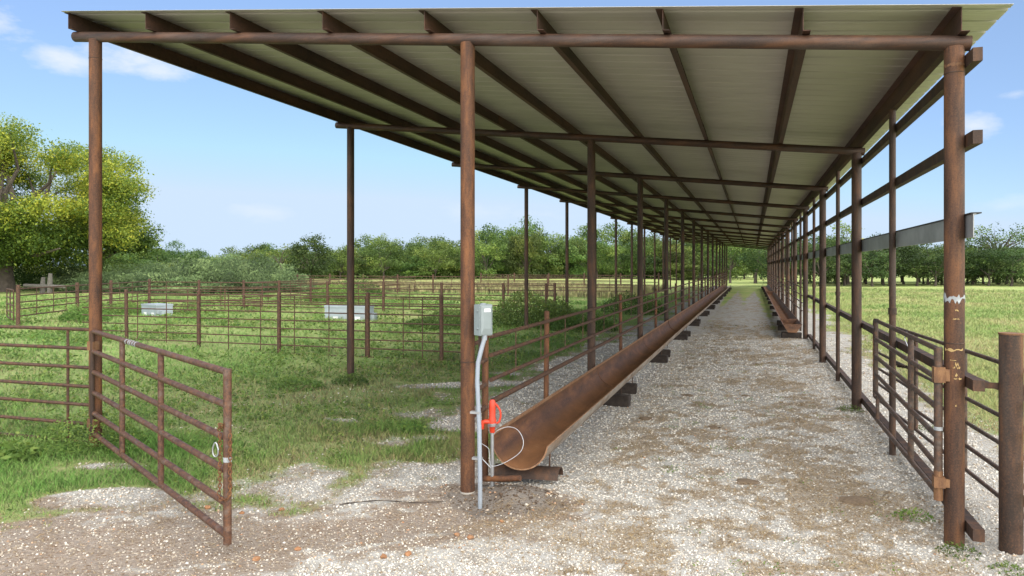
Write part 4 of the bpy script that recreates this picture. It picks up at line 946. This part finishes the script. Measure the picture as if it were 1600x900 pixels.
st = thing('small_tree', 'dark-trunked smaller tree standing under the right half of the walnut crown', 'tree', (-58.3, 53.0, .2))
bl_ = [((q.uniform(-3, 3), q.uniform(-3, 3), q.uniform(3.5, 7.5)), (1.5, 1.5, 1.0), q.uniform(.15, .4)) for _ in range(20)]
link('crown', crown('crown', bl_, 380, .28, .3), 'leaf_big', st)
limbs(MB(), (0, 0, 0), 3.0, .33, [b[0] for b in bl_[:8]], q).build('trunk', 'bark', st)
# prototypes for the treelines
def tree_proto(name, label, group, hgt_, wid, seed, mat, low, nblob=26, dens=150, leaf=.34, airy=False, loc=(0, 0, 0)):
    q = random.Random(seed); t = thing(name, label, 'tree', loc, 0, group); bl_ = []
    for i in range(nblob):
        u = q.uniform(-1, 1) if not airy else q.uniform(-.4, 1); th = q.uniform(0, 2*math.pi); rr = q.uniform(.4, 1)**.5
        cz = low+(hgt_-low)*(.5+.46*u*rr); wz = wid*(1 if low > 1 else 1.05)
        cx = wz*.5*rr*math.sqrt(max(.1, 1-u*u*.75))*math.cos(th)*.9; cy_ = wz*.5*rr*math.sqrt(max(.1, 1-u*u*.75))*math.sin(th)*.9
        s = q.uniform(.55, 1.1)*(hgt_/7)*(.7 if airy else 1)
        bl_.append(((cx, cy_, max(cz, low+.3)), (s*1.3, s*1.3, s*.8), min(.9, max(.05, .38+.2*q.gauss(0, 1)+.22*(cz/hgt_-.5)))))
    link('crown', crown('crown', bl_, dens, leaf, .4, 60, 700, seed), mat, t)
    limbs(MB(), (0, 0, 0), max(low*1.1, 1.6), .15 if not airy else .17, [b[0] for b in bl_[:: (3 if not airy else 1)]], q, 6).build('trunk', 'bark', t)
    return t
def pt(px, D):   # plan position of something seen at that column and depth
    c, s = math.cos(R(YAW)), math.sin(R(YAW)); r = (px-800)/1137.07*D
    return r*c-D*s, r*s+D*c
labL = 'rounded green tree in the far treeline behind the pens'
GL = 'trees of the far treeline behind the pens'
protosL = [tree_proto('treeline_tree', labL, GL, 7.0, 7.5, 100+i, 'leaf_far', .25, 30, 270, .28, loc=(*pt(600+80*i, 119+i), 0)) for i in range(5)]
labR = 'dark green tree with a short bare trunk in the row beyond the right pasture'
GR = 'trees in the row beyond the right pasture'
protosR = [tree_proto('pasture_tree', labR, GR, 6.2, 6.6, 200+i, 'leaf_dark', 1.6, 24, 270, .24, loc=(*pt(1310+70*i, 88+1.5*i), 0)) for i in range(4)]
q = random.Random(8)
for row, (D0, sp_px, sc_) in enumerate(((124, 33, 1.0), (136, 30, 1.08), (152, 30, 1.22))):
    px = 160+row*11
    while px < 1165:
        D = D0+q.uniform(-4, 5)
        hgt_f = np.interp(px, [150, 330, 420, 560, 700, 760, 830, 900, 1000, 1165], [.82, .72, .62, .72, .84, .98, 1.08, 1.05, 1.0, 1.05])*q.choice((.62, .8, .92, 1.0, 1.12, 1.34))*q.uniform(.92, 1.08)*sc_
        wv = sc_*q.uniform(.75, 1.3)
        X, Yp = pt(px, D); pr = q.choice(protosL)
        dup(pr, (X, Yp, -.05), q.uniform(0, 6.28), labL, GL, (wv*q.uniform(.8, 1.2), wv, hgt_f)); px += sp_px*q.uniform(.75, 1.3)
for row, (D0, sp_px, sc_) in enumerate(((86, 37, .95), (94, 33, 1.0), (104, 30, 1.12))):
    px = 1205+row*13
    while px < 1760:
        D = D0+q.uniform(-2.5, 3)
        X, Yp = pt(px, D); pr = q.choice(protosR) if row == 0 else q.choice(protosR*2+protosL[:2]); s_ = sc_*q.uniform(.85, 1.12)
        hs = q.uniform(.82, 1.25)*s_*np.interp(px, [1200, 1280, 1340, 1450, 1600, 1760], [.80, .80, .74, .72, .72, .72])
        dup(pr, (X, Yp, -.05), q.uniform(0, 6.28), labR, GR, (s_, s_, hs)); px += sp_px*q.uniform(.75, 1.3)
# standouts
X, Yp = pt(1560, 93); tree_proto('pasture_tree', 'tall airy tree with thin branches showing above the row at the right edge', None, 8.2, 8.5, 301, 'leaf_far', 3.6, 26, 34, .26, True, (X, Yp, 0))
X, Yp = pt(1325, 92); tree_proto('pasture_tree', 'thin-crowned tree standing above the row just left of the second right post', None, 7.9, 4.5, 302, 'leaf_far', 3.0, 14, 80, .27, True, (X, Yp, 0))
X, Yp = pt(487, 103); tree_proto('treeline_tree', 'tall dark tree standing above the thicket left of the second left post', None, 6.5, 7.4, 303, 'leaf_dark', .4, 34, 220, .3, False, (X, Yp, 0))
X, Yp = pt(440, 104); tree_proto('treeline_tree', 'sparse ragged-topped tree beside the tall dark tree above the thicket', None, 6.0, 4.2, 304, 'leaf_far', 2.4, 9, 60, .26, True, (X, Yp, 0))
X, Yp = pt(1141, 100); tree_proto('lane_tree', 'light green tree with bare trunk at the far left end of the lane', None, 6.8, 5.6, 305, 'leaf_far', 1.7, 24, 190, .27, False, (X, Yp, 0))
for i, (px, D, hh_, lab) in enumerate(((1163, 132, 7.6, 'bushy tree seen straight down the lane, left of the leaning trunk'), (1190, 128, 7.4, 'bushy tree seen straight down the lane, right of the leaning trunk'), (1212, 105, 6.6, 'leafy tree at the far end of the right posts'), (1178, 146, 8.5, 'tall tree farthest down the lane'))):
    X, Yp = pt(px, D); tree_proto('lane_tree', lab, None, hh_, 6.2, 310+i, 'leaf_far', .5, 28, 190, .32, False, (X, Yp, 0))
X, Yp = pt(1180, 99)
lt_ = thing('leaning_tree', 'leaning bare trunk with a light crown at the end of the lane', 'tree', (X, Yp, 0))
MB().tube([(0, 0, -.3), (.05, 0, 1), (.25, 0, 2.4), (.5, 0, 4.0), (.6, 0, 5.4)], [.27, .2, .15, .1, .03], 9).build('trunk', 'bark', lt_)
q = random.Random(77)
link('crown', crown('crown', [((.55+q.uniform(-1.4, 1.4), q.uniform(-1, 1), q.uniform(4, 6)), (.6, .6, .4), q.uniform(.4, .8)) for _ in range(9)], 110, .24, .5), 'leaf_far', lt_)
# willow thicket
def shoots(name, n, rad, hmax, seed, mat, wid=.03, taper=.55):
    a = rng.uniform(0, 2*np.pi, n); rr = rad*np.sqrt(rng.random(n)); x, y = rr*np.cos(a), rr*np.sin(a)
    hh = hmax*(1-taper*(rr/rad)**2)*rng.uniform(.55, 1, n); z0 = hh*rng.uniform(.0, .6, n)
    va = np.clip(.25+.5*(fbm(x+seed, y, 1.2, 3, seed))+.15*rng.normal(size=n), 0, 1)
    o_ = blades(name, x, y, z0, hh-z0, wid*rng.uniform(.6, 1.4, n), hh*.22+rr*.08, va, mat, az=a+rng.normal(size=n)*.8)
    me_ = o_.data; bpy.data.objects.remove(o_); return me_
def thicket_mesh(seed):
    q = random.Random(seed); C_, N_, S_, V_ = [], [], [], []
    for k in range(34):
        a = q.uniform(0, 6.28); r = 3.2*q.random()**.6; top_ = (3.0-1.9*(r/3.2)**2)*q.uniform(.55, 1.2); cx, cy_ = r*math.cos(a), r*math.sin(a)
        n = 260; u = rng.random(n)**.7; sp = .16+.55*u
        p = np.stack([cx+rng.normal(size=n)*sp*.6+.25*u*math.cos(a), cy_+rng.normal(size=n)*sp*.6+.25*u*math.sin(a), top_*u], 1)
        nr = rng.normal(size=(n, 3)); nr[:, 2] *= .35; nr /= np.linalg.norm(nr, axis=1, keepdims=True)
        C_.append(p); N_.append(nr); S_.append(rng.uniform(.14, .34, n)); V_.append(np.clip(q.uniform(.05, .65)+.5*(u-.55)+.16*rng.normal(size=n), 0, 1))
    return leaf_quads(np.concatenate(C_), np.concatenate(N_), np.concatenate(S_), np.concatenate(V_), 'foliage', .3)
tm = [thicket_mesh(5+i) for i in range(4)]
for me_ in tm: me_.materials.append(M['thicket'])
q = random.Random(12)
for i, (px, D, sc_, zs) in enumerate(((186, 60, .9, .72), (215, 62, 1.0, .80), (250, 60, 1.0, .86), (285, 58, 1.05, .95), (318, 57, 1.1, 1.0), (352, 58, 1.15, 1.06), (388, 57, 1.0, 1.04), (420, 59, .9, .95), (452, 60, .7, .72), (160, 58, .8, .6), (120, 62, .9, .7), (300, 66, 1.2, .98), (370, 66, 1.2, 1.0), (235, 66, 1.1, .8))):
    X, Yp = pt(px, D); o_ = bpy.data.objects.new('willow_bush', tm[i % 4]); COL.objects.link(o_); o_.location = (X, Yp, .0); o_.rotation_euler = (0, 0, q.uniform(0, 6)); o_.scale = (sc_, sc_, zs)
    tag(o_, 'feathery blue-green willow bush in the thicket behind the pens', 'bush', 'willow bushes of the thicket')
# weeds and bushes in the pens
def bush(label, x, y, rad, h_, n, seed, size=.09, mat='weed', group=None):
    a = rng.uniform(0, 2*np.pi, n); rr = rad*np.sqrt(rng.random(n)); cx, cy_ = rr*np.cos(a), rr*np.sin(a)*.8
    top_ = h_*(1-.75*(rr/rad)**2)*(.55+.9*fbm(cx+seed*3, cy_, 2.0/rad, 3, seed)); z = top_*rng.random(n)**.6
    nr = rng.normal(size=(n, 3))+np.array([0, 0, .8]); nr /= np.linalg.norm(nr, axis=1, keepdims=True)
    me_ = leaf_quads(np.stack([cx, cy_, z], 1), nr, size*rng.uniform(.5, 1.3, n), np.clip(.3+.5*(z/h_)+.18*rng.normal(size=n), 0, 1), 'bush', .4)
    o_ = link('weed_bush', me_, mat); o_.location = (x, y, hz(x, y)-.02); tag(o_, label, 'bush', group); return o_
bush('large dark green weed bush around the far left shed posts, right of the pens', -8.0, 27.2, 1.9, 1.4, 7500, 3, .12)
bush('low green bush left of the large weed bush at the left posts', -11.0, 25.5, 1.7, .75, 4200, 4, .11)
bush('weed bush behind the feed fence, right of the large weed bush', -5.9, 26, 1.3, .8, 3600, 5, .1)
bush('tall weed bush between the far shed posts behind the feed fence', -5.6, 36, 1.6, 1.2, 3600, 6, .12)
bush('dark green bush against the five-rail fence left of the corner post', -24.2, 21.3, 1.0, .75, 2600, 7, .10)
bush('dark green bush behind the corner post beside the left tank', -26.2, 25.0, 1.1, .6, 2400, 8, .10)
bush('round bush beside the cross fence above the long tank', -23.6, 38, 2.0, 1.2, 4200, 9, .13)
bush('bush behind the tall post left of the second left post', -26, 44, 2.3, 1.3, 4200, 10, .14)
for i, (px, D, lab) in enumerate(((8, 66, 'shady bush at the left edge under the walnut crown'), (48, 68, 'shady bush behind the old wooden posts'), (90, 70, 'shady bush behind the dark small trunk'), (132, 68, 'shady bush just left of the corner post under the walnut crown'), (168, 66, 'shady bush just right of the corner post under the walnut crown'))):
    X, Yp = pt(px, D); bush(lab, X, Yp, 3.4, 3.3, 7000, 30+i, .2)
bush('weedy clump hiding the foot of the left corner post', -7.95, 7.05, .75, .42, 2600, 11, .055)
bush('dark weedy clump at the grass edge left of the second left post', -8.35, 12.0, .6, .28, 1300, 12, .06)
bush('leafy clump hugging the second left post', -7.6, 12.75, .4, .25, 800, 13, .055)
bush('green weed at the foot of the right front post', 1.60, 6.78, .17, .12, 260, 14, .032)
bush('green weed on the gravel below the folded gate', 1.42, 7.62, .19, .11, 280, 15, .035)
bush('green weed in the right lower corner', 1.86, 6.5, .15, .09, 200, 16, .032)
bush('green weed on the gravel behind the long gate', 2.4, 11.8, .3, .09, 300, 17, .035)
bush('green weed at the foot of the second right post', 1.5, 12.95, .22, .14, 300, 18, .035)
bush('broad-leaved dock weed in the grass before the left corner post', -8.3, 6.3, .4, .22, 260, 19, .12)
